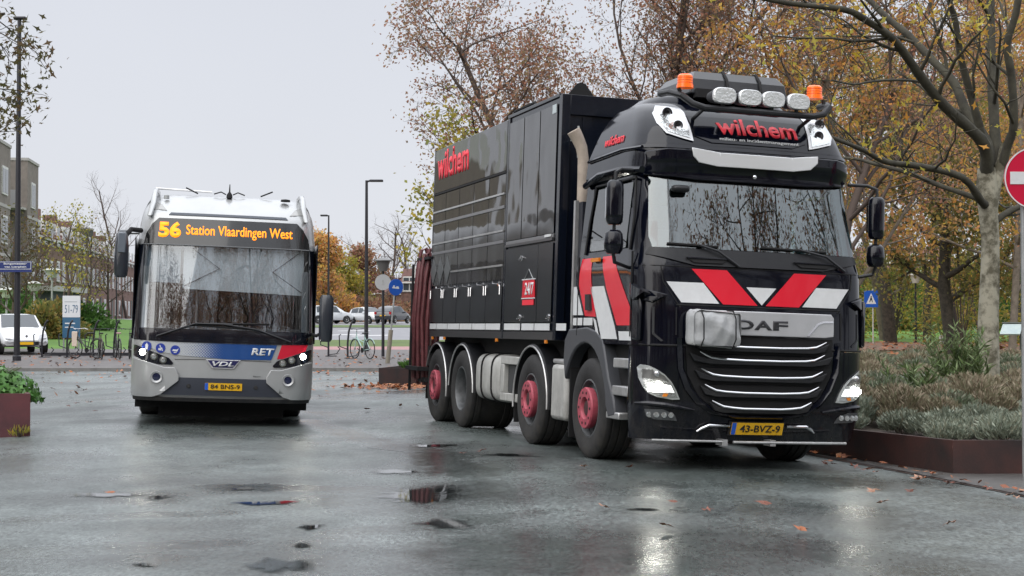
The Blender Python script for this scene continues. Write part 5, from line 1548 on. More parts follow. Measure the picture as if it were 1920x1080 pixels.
# --- trees on the near side of the square (mirrored in the glass and paint)
BT = [(13, 5.5, 12, 'bare tree at the right side of the square beside the viewer'), (9.5, .5, 12, 'bare tree close on the right of the viewer'), (8, -8, 13, 'spreading bare tree close behind the viewer'), (3, -21, 13.5, 'bare tree with a round crown straight behind the viewer')]
bt = [tree(lb, 'tree', (x, y, 0), H_, 200 + i, rad=.22, kids=(15, 7, 6, 4), lf=(.55, .5, .46, .5), ang=(30, 75), per=(1, 1, 1, 3)[i], spread=.2, size=.065, lm=L_rust, group='bare trees around the square behind the viewer', bare=.15) for i, (x, y, H_, lb) in enumerate(BT)]
for k, x, y, rz, lb in ((0, 17, 9, 2, 'bare tree right of the square level with the planter'), (1, 20, 1, 4, 'tall bare tree far right of the viewer'), (2, 15, -4, 1, 'bare tree behind the viewer to the right'), (0, 2, -30, 5, 'bare tree in the row far behind the viewer'), (3, -2.5, -23, 3, 'small bare tree behind the viewer on the left'), (3, 7.5, -22, 4, 'small bare tree behind the viewer slightly to the right'), (2, .3, -27, 4, 'spreading bare tree further behind the viewer'), (3, -7, -22, 1, 'small bare tree far left behind the viewer'), (3, -12, -19, 2, 'small bare tree at the far left end of the row behind the viewer'), (1, -22, 16, 2, 'unseen bare tree added beyond the left edge for reflections'), (2, -28, 26, 3, 'unseen spreading bare tree added left of the left planter for reflections'), (0, -20, 6, 1, 'unseen bare tree added left of the viewer for reflections'), (1, 26, 8, 3, 'bare tree at the far right side of the square')):  # left-hand trees are unseen extras for the container side to mirror
    c_ = copy_tree(bt[k])
    c_.location = (x, y, 0); c_.rotation_euler = (0, 0, rz); c_['label'] = lb
bb = empty('reflection_building', (0, -42, 0), 0, 0, 'unseen long brick building added behind the viewer to darken reflections', 'building')  # unseen building added so glass and paint mirror something dark
MB().box(-45, 60, -8, 0, -1, 10.5).build('wall', brick, bb)
MB().add([(-45.3, .4, 10.5), (60.3, .4, 10.5), (60.3, -4, 13), (-45.3, -4, 13), (-45.3, -8.4, 10.5), (60.3, -8.4, 10.5)], [(0, 1, 2, 3), (3, 2, 5, 4), (0, 4, 5, 1), (0, 3, 4), (1, 5, 2)]).build('roof', rooft, bb)
for a in range(26):
    for z in (1.2, 4.2, 6.8): MB().box(-43 + a * 4, -41 + a * 4, .002, .06, z, z + 1.6).build('window', wframe if a % 3 else wpane, bb)
bl2 = empty('reflection_building', (-52, 20, 0), 0, 0, 'unseen long brick building added on the left for reflections', 'building')  # unseen building added for the container side to mirror
MB().box(-8, 0, -50, 45, -1, 8.5).build('wall', brick, bl2)
for a in range(22):
    for z in (1.2, 4.2, 6.4): MB().box(.002, .06, -48 + a * 4.2, -46 + a * 4.2, z, z + 1.5).build('window', wframe if a % 3 else wpane, bl2)

# ================================================================ PLANTERS
def prism(name, poly, z0, z1, m, parent, inner=.06, bev=.0):
    n = len(poly)
    c = Vector((sum(p[0] for p in poly) / n, sum(p[1] for p in poly) / n))
    mb = MB()
    ins = []
    for i in range(n):
        a, b, c_ = Vector(poly[i - 1]), Vector(poly[i]), Vector(poly[(i + 1) % n])
        d1, d2 = (b - a).normalized(), (c_ - b).normalized()
        nn = (Vector((-d1.y, d1.x)) + Vector((-d2.y, d2.x))).normalized()
        k = inner / max(.3, nn.dot(Vector((-d1.y, d1.x))))
        ins.append(b + nn * k)
    for P_, z in ((poly, z0), (poly, z1), (ins, z1), (ins, z0)):
        mb.v += [(p[0], p[1], z) for p in P_]
    for k in range(3):
        for i in range(n):
            j = (i + 1) % n
            mb.f.append((k * n + i, k * n + j, (k + 1) * n + j, (k + 1) * n + i))
    return mb.build(name, m, parent, bev=bev)
# right planter
bed = [(4.47, 15.6), (9.6, 15.6), (13.5, 30), (13.5, 44), (1.6, 44), (-.2, 30), (2.3, 21.0)]
bed = [(4.47, 15.6), (10.2, 15.6), (16.5, 34), (16.5, 44), (4.5, 44), (2.2, 30), (2.6, 20.0)]
pb = empty('planter', (0, 0, 0), 0, 0, 'long low rusty steel planter full of grey-green shrubs right of the truck', 'planter')
prism('steel_wall', bed, -.16, .245, corten, pb, .05)
mb = MB(); mb.v = [(x, y, .16) for x, y in bed]; mb.f = [tuple(range(len(bed)))]
mb.build('soil', soil, pb)
# shrub prototypes: upright spiky mounds
def spiky(name, label, cat, seed, lm, n=1500, rx=.32, h=.42, size=.045, group=None):
    e_ = empty(name, (0, 0, 0), 0, 0, label, cat, group)
    g = np.random.default_rng(seed)
    a = g.uniform(0, 6.283, n); r_ = rx * np.sqrt(g.uniform(0, 1, n))
    hh = h * (1 - .45 * (r_ / rx) ** 2) * g.uniform(.45, 1.08, n)
    Pp = np.stack([r_ * np.cos(a) * (.75 + .5 * hh / h), r_ * np.sin(a) * (.75 + .5 * hh / h), hh], 1)
    A = np.stack([np.cos(a) * r_ / rx * .8, np.sin(a) * r_ / rx * .8, np.ones(n)], 1) + g.normal(0, .3, (n, 3))
    A /= np.linalg.norm(A, axis=1, keepdims=True)
    B = np.cross(A, g.normal(0, 1, (n, 3))); B /= np.linalg.norm(B, axis=1, keepdims=True)
    s_ = size * g.uniform(.6, 1.4, (n, 1))
    quads('foliage', Pp, A * s_, B * s_ * .22, lm, e_, 'leaf')
    mb = MB()
    rr_ = random.Random(seed)
    for k in range(16):
        t = rr_.uniform(0, 6.28)
        q = rr_.uniform(.3, 1)
        mb.tube([(0, 0, -.02), (rx * .5 * q * math.cos(t), rx * .5 * q * math.sin(t), h * .5), (rx * q * math.cos(t), rx * q * math.sin(t), h * .85)], [.006, .004, .002], 3)
    mb.build('stems', twig, e_)
    return e_
protos = [spiky('lavender_bush', None, 'shrub', 301, L_grey), spiky('lavender_bush', None, 'shrub', 302, L_grey, rx=.36, h=.36), spiky('heather_bush', None, 'shrub', 303, L_heather, h=.5), spiky('heather_bush', None, 'shrub', 304, leafmat('leaf_sage', [(.12, .16, .09), (.16, .20, .13), (.19, .175, .13)], trans=.1), rx=.36, h=.48)]
LAB = ['silvery lavender mound along the front of the planter', 'low silvery lavender mound in the planter', 'brownish heather bush in the back of the planter', 'dull green heather bush in the planter']
CATG = ['lavender mounds in the planter', 'low lavender mounds in the planter', 'brown heather in the planter', 'green heather in the planter']
rs_ = random.Random(42)
def inside(x, y, P_):
    c = False
    for i in range(len(P_)):
        (x1, y1), (x2, y2) = P_[i - 1], P_[i]
        if (y1 > y) != (y2 > y) and x < (x2 - x1) * (y - y1) / (y2 - y1) + x1: c = not c
    return c
cnt = [0] * 4
y = 15.95
used = [False] * 4
while y < 43:
    st_ = .42 + (y - 15.9) * .035
    x = 1.5 + rs_.uniform(0, .3)
    while x < .36 * y + .5:
        xx, yy = x + rs_.uniform(-.12, .12), y + rs_.uniform(-.12, .12)
        if inside(xx - .28, yy - .25, bed) and inside(xx + .1, yy, bed) and (xx - 4.4) ** 2 + 0 > -1:
            near = yy < 19.5 + 1.5 * math.sin(xx)
            if yy < 17.6 and xx > 5.35 and rs_.random() < .75:
                x += st_; continue          # leaf-strewn gap at the right front
            k = (rs_.choice((0, 1)) if near else rs_.choice((2, 2, 3, 1, 2)))
            o = protos[k] if not used[k] else copy_tree(protos[k])
            used[k] = True
            s_ = rs_.uniform(.75, 1.1) * (.85 if near else 1.0 + (yy - 18) * .028)
            o.location = (xx, yy, .15); o.rotation_euler = (0, 0, rs_.uniform(0, 6)); o.scale = (s_, s_, s_ * rs_.uniform(.72, .95) * (1 if yy < 26 else .85))
            tag(o, LAB[k], 'shrub', CATG[k])
            cnt[k] += 1
        x += st_
    y += st_ * .9
# leaves lying in the planter gap
def star_leaf(size, m, name='leaf'):
    mb = MB()
    n = 10
    pts = [(0, 0, .012)]
    for i in range(n):
        a = 2 * PI * i / n
        r_ = size * (1.0 if i % 2 == 0 else .42) * (1.15 if i == 0 else 1)
        pts.append((r_ * math.cos(a), r_ * math.sin(a), .02 * ((i * 7) % 5) / 4 + .002))
    mb.v = pts
    mb.f = [(0, 1 + i, 1 + (i + 1) % n) for i in range(n)]
    return mb
fl_cols = [(.30, .09, .025), (.17, .05, .025), (.32, .17, .11), (.12, .04, .025)]
fl_m = [mat('dry_leaf_%s' % n_, c_, .5, var=.3, vs=25) for n_, c_ in zip(('orange', 'brown', 'pale', 'dark'), fl_cols)]
fl = []
for i in range(4):
    o = star_leaf(.062, fl_m[i]).build('fallen_leaf', fl_m[i], None, smooth=False)
    fl.append(o)
spots = [(1180, 884, 1), (1094, 886, 2), (1552, 858, 0), (1545, 862, 1), (1562, 863, 3), (1630, 872, 0), (1640, 878, 1), (1622, 874, 3), (1718, 888, 2), (1726, 891, 0), (1778, 898, 1), (1892, 918, 2), (1903, 925, 2),
         (1635, 921, 2), (1655, 946, 2), (1500, 1007, 0), (1260, 957, 1), (1130, 965, 2), (1248, 1001, 2), (1325, 972, 1), (1430, 957, 1), (208, 934, 0), (905, 857, 3), (868, 862, 1),
         (108, 705, 3), (116, 722, 0), (100, 733, 3), (150, 732, 3), (160, 737, 3), (130, 770, 3), (146, 765, 3), (180, 783, 3), (170, 764, 1), (1705, 918, 3), (1850, 905, 1), (665, 715, 3), (641, 712, 1), (600, 700, 3), (655, 729, 1), (1600, 868, 1),
         (760, 735, 0), (1780, 990, 2), (600, 742, 3), (690, 770, 1)]
uf = [False] * 4
FL = ['bright orange fallen leaf lying on the wet asphalt', 'reddish brown fallen leaf lying on the wet asphalt', 'pale pinkish fallen leaf lying on the wet asphalt', 'dark brown fallen leaf lying on the wet asphalt']
rl = random.Random(8)
def put_leaf(x, y, z, k, s_):
    o = fl[k] if not uf[k] else fl[k].copy()
    if uf[k]: col.objects.link(o)
    uf[k] = True
    o.location = (x, y, z); o.rotation_euler = (rl.uniform(-.35, .35), rl.uniform(-.35, .35), rl.uniform(0, 6)); o.scale = (s_, s_, s_)
    tag(o, FL[k], 'leaf', ['orange fallen leaves', 'brown fallen leaves', 'pale fallen leaves', 'dark fallen leaves'][k])
for px, py, k in spots:
    D = 1.43 * 2880 / (py - 608)
    X = (px - 960) / 2880 * D
    put_leaf(X, D, gz(X, D) + .035, k, rl.uniform(.7, 1.25))
def litter(name, N, region, size, seed, z=.03, label=None):
    g = np.random.default_rng(seed)
    Ps = []
    while len(Ps) < N:
        x, y = region(g)
        Ps.append((x, y, gz(x, y) + z + g.uniform(0, .02)))
    Ps = np.array(Ps)
    A = g.normal(0, 1, (N, 3)); A[:, 2] *= .25; A /= np.linalg.norm(A, axis=1, keepdims=True)
    B = np.cross(A, np.array([0, 0, 1.]) + g.normal(0, .25, (N, 3))); B /= np.linalg.norm(B, axis=1, keepdims=True)
    s_ = size * g.uniform(.5, 1.3, (N, 1))
    return tag(quads(name, Ps, A * s_, B * s_ * .7, L_fall, None, 'leaf'), None, None, None, 'stuff')
def far_reg(g):
    y = g.uniform(24, 47); return g.uniform(-.34 * y, .02 * y), 47 - (47 - y) * g.uniform(0, 1) ** 1.2
litter('leaf_litter', 520, far_reg, .055, 1)
litter('leaf_litter', 700, lambda g: (g.uniform(-18, 2), g.uniform(46.8, 60)), .07, 2, z=.12)
litter('leaf_litter', 500, lambda g: (g.normal(-2.5, .55), g.normal(34.3, .7)), .06, 3)
litter('leaf_litter', 1600, lambda g: (g.uniform(12, 30), g.uniform(58, 76)), .11, 4, z=.13)
def gut(g):
    y = g.uniform(13, 25); return kx(y) + .05 + abs(g.normal(0, .08)), y
litter('leaf_litter', 150, gut, .045, 5, z=.04)
litter('leaf_litter', 120, lambda g: (g.uniform(5.2, 7.2), g.uniform(15.9, 17.6)), .06, 6, z=.28)
# lance-leaved shrub in the planter
def lance(label, loc, H_, seed, n=34):
    e_ = empty('lance_leaved_shrub', loc, 0, 0, label, 'shrub', 'tall lance-leaved shrubs in the planter')
    r_ = random.Random(seed); g = np.random.default_rng(seed)
    mb, Ps, As = MB(), [], []
    for k in range(n):
        a = r_.uniform(0, 6.28); q = r_.uniform(.05, .55); h = H_ * r_.uniform(.45, 1)
        tip = Vector((q * math.cos(a), q * math.sin(a), h))
        mb.tube([(0, 0, 0), tuple(tip * .5 + Vector((0, 0, h * .12))), tuple(tip)], [.012, .008, .004], 4)
        for j in range(26):
            t = .35 + .65 * j / 25
            p = tip * t
            d_ = Vector((r_.uniform(-1, 1), r_.uniform(-1, 1), r_.uniform(.2, 1.3))).normalized()
            Ps.append(tuple(p + d_ * .07)); As.append(tuple(d_ * .095))
    mb.build('stems', mat('green_stem', (.10, .11, .05), .7), e_)
    A = np.array(As); B = np.cross(A, g.normal(0, 1, A.shape)); B /= np.linalg.norm(B, axis=1, keepdims=True)
    quads('foliage', Ps, A, B * .014, L_oleander, e_, 'leaf')
lance('tall lance-leaved shrub in the planter in front of the plane tree trunk', (7.15, 23.8, .2), 1.15, 5, 20)
lance('tall lance-leaved shrub in the planter left of the plane tree trunk', (6.75, 23.6, .2), 1.2, 6, 22)
lance('small lance-leaved shrub low in the planter', (5.6, 21.5, .2), .75, 7, 16)
# left planter with broad-leaved plant
lp = empty('planter', (0, 0, 0), 0, 0, 'square dark red steel planter at the left edge', 'planter')
q = [(-7.6, 19.1), (-5.98, 19.1), (-6.46, 20.35), (-8.0, 20.35)]
prism('steel_wall', q, -.1, .56, mat('red_steel', (.11, .028, .034), .4, c2=(.06, .02, .025), vs=2, bump=.1), lp, .05)
mb = MB(); mb.v = [(x, y, .5) for x, y in q]; mb.f = [(0, 1, 2, 3)]
mb.build('soil', soil, lp)
br = empty('broad_leaved_plant', (-6.92, 19.72, .50), 0, 0, 'round mound of broad green leaves in the left planter', 'plant')
g = np.random.default_rng(4)
n = 2600
d = g.normal(0, 1, (n, 3)); d /= np.linalg.norm(d, axis=1, keepdims=True); d[:, 2] = abs(d[:, 2]) * .95 - .16
Pp = d * g.uniform(.72, 1.03, (n, 1)) * np.array([.88, .60, .52])
N_ = d + g.normal(0, .35, (n, 3)); N_[:, 2] += .25; N_ /= np.linalg.norm(N_, axis=1, keepdims=True)
A = np.cross(N_, g.normal(0, 1, (n, 3))); A /= np.linalg.norm(A, axis=1, keepdims=True)
B = np.cross(N_, A)
s_ = .055 * g.uniform(.6, 1.3, (n, 1))
quads('foliage', Pp, A * s_, B * s_, leafmat('leaf_broad', [(.06, .17, .03), (.10, .24, .05), (.045, .12, .025), (.14, .28, .08)], rough=.35, trans=.15), br, 'star')
mb = MB()
for k in range(30):
    a = k * 2.4
    mb.tube([(0, 0, -.05), (.35 * math.cos(a), .35 * math.sin(a), .22), (.6 * math.cos(a), .6 * math.sin(a), .36)], [.01, .007, .004], 4)
mb.build('stems', MATS['green_stem'], br)
# small planter behind the truck
sp_ = empty('planter', (0, 0, 0), 0, 0, 'small rusty steel planter behind the rear of the truck', 'planter')
q = [(-3.12, 36), (-1.0, 35.2), (-.5, 37.5), (-2.7, 38.3)]
prism('steel_wall', q, -.05, .40, corten, sp_, .05)
mb = MB(); mb.v = [(x, y, .34) for x, y in q]; mb.f = [(0, 1, 2, 3)]
mb.build('soil', soil, sp_)
gr_ = spiky('grass_tuft', 'green grass tuft growing in the small planter behind the truck', 'plant', 310, L_green, rx=.7, h=.22, size=.07)
gr_.location = (-2.0, 36.7, .34)
gr2 = spiky('weed', 'little yellowish weed at the foot of the left planter', 'plant', 311, L_yelgr, n=60, rx=.14, h=.14, size=.04)
gr2.location = (-6.08, 19.0, gz(-6.08, 19))

# ================================================================ STREET FURNITURE
def lamp(label, loc, H_, r_, arm, side=1, group='tall street lamps', head=.55, name='street_lamp'):
    e_ = empty(name, loc, 0, 0, label, 'street lamp', group)
    MB().tube([(0, 0, 0), (0, 0, H_ * .25), (0, 0, H_)], [r_, r_ * .95, r_ * .62], 12).build('pole', postm, e_)
    MB().lathe([(0, r_ * 1.4), (.25, r_ * 1.35), (.28, r_)], 14, at(0, 0, 0, ZUP)).build('base', postm, e_)
    if arm:
        MB().tube([(0, 0, H_ - .05), (side * arm, 0, H_ - .02)], r_ * .5, 8).build('arm', postm, e_)
    MB().box(min(side * arm, side * (arm + head)), max(side * arm, side * (arm + head)), -.13, .13, H_ - .06, H_ + .03).build('lamp_head', postm, e_, bev=.03)
    return e_
lamp('tall dark street lamp with a street name sign at the left', gl(-16.75, 52), 11.75, .105, -.18, 1, head=.42)
sgn = empty('street_name_sign', (-16.78, 51.84, 3.35), 0, 0, 'dark blue street name sign on the tall left street lamp', 'sign')
MB().box(-.56, .56, -.012, .012, -.17, .20).build('sign_board', mat('sign_navy', (.01, .025, .14), .35), sgn)
MB().box(-.54, .54, -.0165, -.0125, .165, .18).box(-.54, .54, -.0165, -.0125, -.075, -.06).box(-.54, -.525, -.0165, -.0125, -.06, .165).box(.525, .54, -.0165, -.0125, -.06, .165).build('sign_border', white, sgn)
def fl_(a, b, o): return Vector((a, -.013 - o, b))
text('lettering', 'Burgemeester', (-.38, .40, .065, .145), fl_, 0, white, sgn, bold=.03)
text('lettering', 'van Lierplein', (-.36, .38, -.04, .04), fl_, 0, white, sgn, bold=.03)
lamp('tall dark street lamp in the middle between bus and truck', gl(-5.88, 62), 7.0, .085, .12, 1, head=.55)
lamp('slim dark street lamp right of the bus', gl(-9.56, 80), 6.6, .065, .05, -1, head=.38)
p = wpt(218, 600, 90)
lamp('thin dark street lamp with long arm behind the bus mirror', gl(p.x, p.y), 5.9, .045, .3, 1, head=1.3)
# post-top lanterns
def lantern(label, loc, H_, m=postm, group='post-top lanterns', cm=None, w_=.24):
    e_ = empty('lantern', loc, 0, 0, label, 'street lamp', group)
    MB().tube([(0, 0, 0), (0, 0, H_ - .5)], [.06, .045], 10).build('pole', m, e_)
    MB().lathe([(0, w_ * .45), (.36, w_ * .85), (.37, w_ * .9)], 16, at(0, 0, H_ - .5, ZUP)).build('lamp_bowl', cm or mat('milky_bowl', (.42, .42, .38), .3, coat=.5), e_)
    MB().lathe([(0, w_ * 1.15), (.03, w_ * 1.15), (.12, w_ * .4), (.14, .01)], 16, at(0, 0, H_ - .13, ZUP)).build('lamp_cap', cm or m, e_)
    return e_
lt = lantern('dark post-top lantern beside the blue round sign between bus and truck', gl(-4.7, 56), 3.7, cm=mat('lantern_dark', (.12, .12, .12), .3), w_=.30)
lantern('white-headed park lantern in front of the thick trunks', gl(19.58, 74.5), 3.5, cm=mat('lantern_white', (.55, .54, .48), .5), w_=.32)
for px, D, H_, lb in ((64, 78, 2.9, 'pale lantern behind the tall left street lamp'), (12, 74, 2.6, 'pale lantern at the left edge behind the white car'), (97, 80, 3.6, 'pale thin lantern left of the number sign')):
    p = wpt(px, 600, D)
    lantern(lb, gl(p.x, p.y), H_, m=mat('pale_pole', (.34, .36, .34), .5), cm=mat('pale_head', (.50, .52, .48), .5), w_=.42)
# round mirror/sign back on the lantern post
rsn = empty('round_sign', (-4.70, 55.9, 2.95), 0, 0, 'grey back of a round sign on the dark lantern post', 'sign')
MB().lathe([(-.01, .29), (.01, .29)], 32, at(0, 0, 0, FRONT)).build('sign_disc', mat('sign_back_grey', (.36, .37, .38), .45, metal=.2), rsn)
MB().box(-.03, .03, -.02, .06, -.08, .08).build('sign_clamp', greym, rsn)
bs_ = empty('blue_round_sign', (-4.05, 50, gz(-4.05, 50) + .08), 0, .10, 'blue round cycle sign on a leaning grey post behind the truck', 'sign')
MB().tube([(0, 0, 0), (0, 0, 1.1)], .075, 10).build('post_base', mat('wood_grey', (.22, .20, .16), .8), bs_)
MB().tube([(0, .0, 1.1), (0, .0, 2.75)], .03, 8).build('post', greym, bs_)
MB().lathe([(0, .001), (0, .27), (.015, .27)], 32, Matrix.Translation((.02, -.04, 2.5)) @ Matrix.Rotation(R(35), 4, 'Z') @ FRONT).build('sign_disc', mat('sign_blue', (.01, .09, .45), .35), bs_)
bw2 = MB()
Mz = Matrix.Translation((.02, -.058, 2.5)) @ Matrix.Rotation(R(35), 4, 'Z')
for (x0, x1, z0, z1) in ((-.13, .13, -.045, .0), (-.10, -.04, .0, .05), (.02, .11, .0, .03)):
    vs_ = [Mz @ Vector(v_) for v_ in [(x0, 0, z0), (x1, 0, z0), (x1, 0, z1), (x0, 0, z1)]]
    vs2 = [v_ + Vector((0, -.004, 0)) for v_ in vs_]
    bw2.add(vs_ + vs2, [(0, 1, 2, 3), (7, 6, 5, 4), (0, 4, 5, 1), (1, 5, 6, 2), (2, 6, 7, 3), (3, 7, 4, 0)])
bw2.build('sign_symbol', white, bs_)
# no entry sign
ne = empty('no_entry_sign', (5.03, 15.0, gz(5.03, 15) + .03), 0, 0, 'red and white no entry sign on a thin post at the right edge', 'sign')
MB().tube([(-.01, .06, -.1), (-.01, .06, 3.0)], .028, 12).build('post', greym, ne)
zc = 2.85 - gz(5.03, 15) - .03
MB().lathe([(-.012, .305), (.012, .305)], 64, at(.09, 0, zc, FRONT)).build('sign_disc', mat('sign_red', (.55, .008, .045), .3, coat=.5), ne)
MB().box(-.16, .34, -.0185, -.0125, zc - .061, zc + .061).build('sign_bar', white, ne)
rw = MB()
rw.lathe([(.0125, .305), (.016, .305), (.016, .293), (.0125, .293)], 64, at(.09, 0, zc, FRONT), cap=False)
rw.build('sign_rim', white, ne)
MB().box(-.06, .04, .013, .09, zc - .04, zc + .04).build('sign_clamp', greym, ne)
# pedestrian crossing sign
px_ = empty('crossing_sign', gl(17.3, 74), 0, 0, 'blue pedestrian crossing sign right of the truck mirror', 'sign')
h0 = 2.62 - gz(17.3, 74)
MB().tube([(.1, .05, 0), (.1, .05, h0 + .5)], .035, 8).build('post', mat('light_pole', (.45, .44, .40), .5), px_)
MB().box(-.33, .33, -.015, .015, h0 - .38, h0 + .42).build('sign_board', MATS['sign_blue'], px_)
panel('white_triangle', [(-.24, h0 - .22), (.24, h0 - .22), (0, h0 + .30)], lambda a, b, o: Vector((a, -.015 - o, b)), .001, .004, white, px_, step=0)
MB().lathe([(0, .03), (.004, .03)], 10, at(.0, -.021, h0 + .14, FRONT)).add([(-.03, -.022, h0 + .1), (.03, -.022, h0 + .1), (.08, -.022, h0 - .14), (.05, -.022, h0 - .14), (0, -.022, h0 - .02), (-.06, -.022, h0 - .14), (-.09, -.022, h0 - .14)], [(0, 1, 2, 3, 4, 5, 6)]).build('walking_figure', blk, px_)
# number sign 51-79
ns_ = empty('number_sign', (-17.78, 62, gz(-17.78, 62) + .05), 0, 0, 'tall white and blue sign reading 51-79 on the grass', 'sign')
b0 = .35
MB().box(-.35, .35, -.04, .04, b0 + 1.05 - .0, b0 + 1.92).build('white_board', mat('board_white', (.62, .64, .66), .4), ns_)
MB().box(-.35, .35, -.04, .04, b0 + .22, b0 + 1.045).build('blue_board', mat('board_blue', (.03, .11, .20), .4), ns_)
MB().box(-.33, -.28, -.03, .03, -.05, b0 + .22).box(.28, .33, -.03, .03, -.05, b0 + .22).build('sign_legs', greym, ns_)
fs_ = lambda a, b, o: Vector((a, -.041 - o, b))
text('number', '51-79', (-.26, .27, b0 + 1.22, b0 + 1.55), fs_, 0, mat('num_blue', (.10, .16, .24), .5), ns_)
MB().box(-.27, .24, -.044, -.041, b0 + 1.66, b0 + 1.69).build('small_line', mat('num_grey', (.35, .38, .4), .5), ns_)
MB().box(-.25, .16, -.044, -.041, b0 + .78, b0 + .83).box(-.25, .10, -.044, -.041, b0 + .63, b0 + .67).build('small_lines', white, ns_)
# information board
ib = empty('information_board', gl(15.0, 46.5), 0, 0, 'tilted white information board beside the plane tree', 'information board')
hz_ = 1.28
MB().add([(-.28, -.12, hz_ - .16), (.34, -.12, hz_ - .16), (.50, .14, hz_ + .14), (-.10, .14, hz_ + .14), (-.28, -.08, hz_ - .2), (.34, -.08, hz_ - .2), (.50, .18, hz_ + .10), (-.10, .18, hz_ + .10)], [(0, 1, 2, 3), (4, 7, 6, 5), (0, 4, 5, 1), (1, 5, 6, 2), (2, 6, 7, 3), (3, 7, 4, 0)]).build('board', mat('board_pale', (.52, .60, .58), .2, c2=(.42, .52, .54), vs=6), ib)
MB().tube([(.46, .16, .0), (.46, .16, hz_ + .12)], .05, 4).tube([(-.12, .16, hz_ + .17), (.54, .16, hz_ + .17)], .03, 4).build('frame', mat('board_frame', (.07, .075, .06), .6), ib)
MB().tube([(0, 0, 0), (0, 0, .55)], [.12, .09], 8)
sb = empty('stone_bollard', gl(20.4, 73), 0, 0, 'short pale stone bollard at the foot of the park trunks', 'bollard')
MB().lathe([(0, .14), (.45, .11), (.52, .06), (.53, .001)], 12, at(0, 0, 0, ZUP)).build('stone', concrete, sb)

# bicycle racks -----------------------------------------------------------
def rack(label, x, y, side=1):
    e_ = empty('bicycle_rack', (x, y, gz(x, y) + .1), 0, 0, label, 'bicycle rack', 'dark bicycle racks along the kerb')
    s = side
    MB().tube([(0, 0, 0), (0, 0, .55), (s * .04, 0, .95), (s * .12, 0, 1.22), (s * .2, 0, 1.33)], .035, 8).build('post', postm, e_)
    MB().tube([(0, 0, .32), (-s * .28, 0, .42), (-s * .30, 0, .80), (-s * .24, 0, .84)], .022, 6).build('hook', postm, e_)
    MB().tube([(0, 0, .06), (s * .3, 0, .10), (s * .42, 0, .28), (s * .34, 0, .36)], .022, 6).build('lower_hook', postm, e_)
    MB().box(-.1, .3, -.08, .08, 0, .03).build('foot', postm, e_)
for px, D, sd_, lb in ((79, 55, 1, 'bicycle rack post beside the white car'), (126, 55, 1, 'bicycle rack post below the number sign'), (175, 55, 1, 'bicycle rack post behind the red and white bicycle'), (214, 55, 1, 'bicycle rack post beside the black bicycle with pink saddle'), (616, 56, 1, 'empty bicycle rack post right of the bus'), (652, 54, 1, 'bicycle rack post holding the mint green bicycle')):
    p = wpt(px, 600, D)
    rack(lb, p.x, p.y, sd_)
def bicycle(label, loc, rz, fm, extra=None, saddle=None, lift=0):
    e_ = empty('bicycle', loc, rz, 0, label, 'bicycle', 'parked bicycles')
    for x in (-.53, .53):
        z = .345
        wm = MB().tube([(x + .33 * math.cos(t), 0, z + .33 * math.sin(t)) for t in [2 * PI * i / 28 for i in range(28)]], .02, 6, closed=True).build('tyre', rubber, e_)
        sp = MB()
        for k in range(10):
            t = 2 * PI * k / 10
            sp.tube([(x, 0, z), (x + .32 * math.cos(t), 0, z + .32 * math.sin(t))], .003, 3)
        sp.lathe([(-.04, .02), (.04, .02)], 8, at(x, 0, z, FRONT))
        sp.build('spokes', greym, wm)
        MB().tube([(x + .37 * math.cos(t), 0, z + .37 * math.sin(t)) for t in [R(20 + 130 * i / 10) for i in range(11)]], .014, 4).build('mudguard', fm, e_)
    MB().tube([(.53, 0, .345), (.42, 0, .80), (.40, 0, .92)], .018, 6).tube([(.42, 0, .80), (-.05, 0, .30)], .02, 6).tube([(-.05, 0, .30), (-.20, 0, .85)], .017, 6).tube([(-.53, 0, .345), (-.05, 0, .30)], .012, 6).tube([(-.53, 0, .345), (-.18, 0, .76)], .012, 6).tube([(.43, 0, .70), (-.13, 0, .58)], .014, 6).build('frame', fm, e_)
    MB().tube([(.40, 0, .92), (.39, 0, 1.04), (.36, -.25, 1.06), (.22, -.29, 1.02)], .013, 6).tube([(.39, 0, 1.04), (.36, .25, 1.06), (.22, .29, 1.02)], .013, 6).build('handlebar', chrome if extra else postm, e_)
    MB().box(-.33, -.08, -.07, .07, .87, .92).build('saddle', saddle or blk, e_, bev=.02)
    MB().tube([(-.05, -.08, .30), (-.05, -.08, .14)], .012, 5).tube([(-.05, .08, .30), (-.05, .08, .46)], .012, 5).lathe([(-.01, .09), (.01, .09)], 14, at(-.05, .04, .30, FRONT)).build('crank', dark, e_)
    if extra: MB().box(.44, .70, -.02, .02, .42, .95).build('fender_panel', extra, e_, bev=.02)
    return e_
def bz(x, y): return (x, y, gz(x, y) + .1)
bicycle('mint green bicycle leaning in a rack between bus and truck', bz(-5.22, 53.6), R(125), mat('mint_frame', (.35, .52, .48), .35))
bicycle('dark bicycle with red and white panel in the left racks', bz(-14.9, 53.8), R(150), mat('dark_frame', (.03, .03, .03), .4), mat('cream_panel', (.60, .5, .42), .5))
bicycle('old brown bicycle beside the red and white bicycle', bz(-14.3, 53.4), R(110), mat('brown_frame', (.07, .06, .04), .5))
bicycle('black bicycle with pale pink saddle at the left of the bus', bz(-13.75, 53.6), R(112), mat('dark_frame', (.03, .03, .03), .4), None, mat('pink_saddle', (.45, .25, .28), .6))
bicycle('dark bicycle closest to the left side of the bus', bz(-13.2, 53.2), R(108), mat('dark_frame', (.03, .03, .03), .4))
lr = empty('low_rail', (0, 0, 0), 0, 0, 'low dark kerb rail behind the left bicycles', 'rail')
MB().box(-17.0, -12.2, 55.9, 56.0, gz(-15, 56) + .12, gz(-15, 56) + .24).build('rail_beam', postm, lr)
for x_ in (-16.5, -14.5, -12.6): MB().box(x_, x_ + .08, 55.92, 55.98, gz(-15, 56), gz(-15, 56) + .12).build('rail_foot', postm, lr)

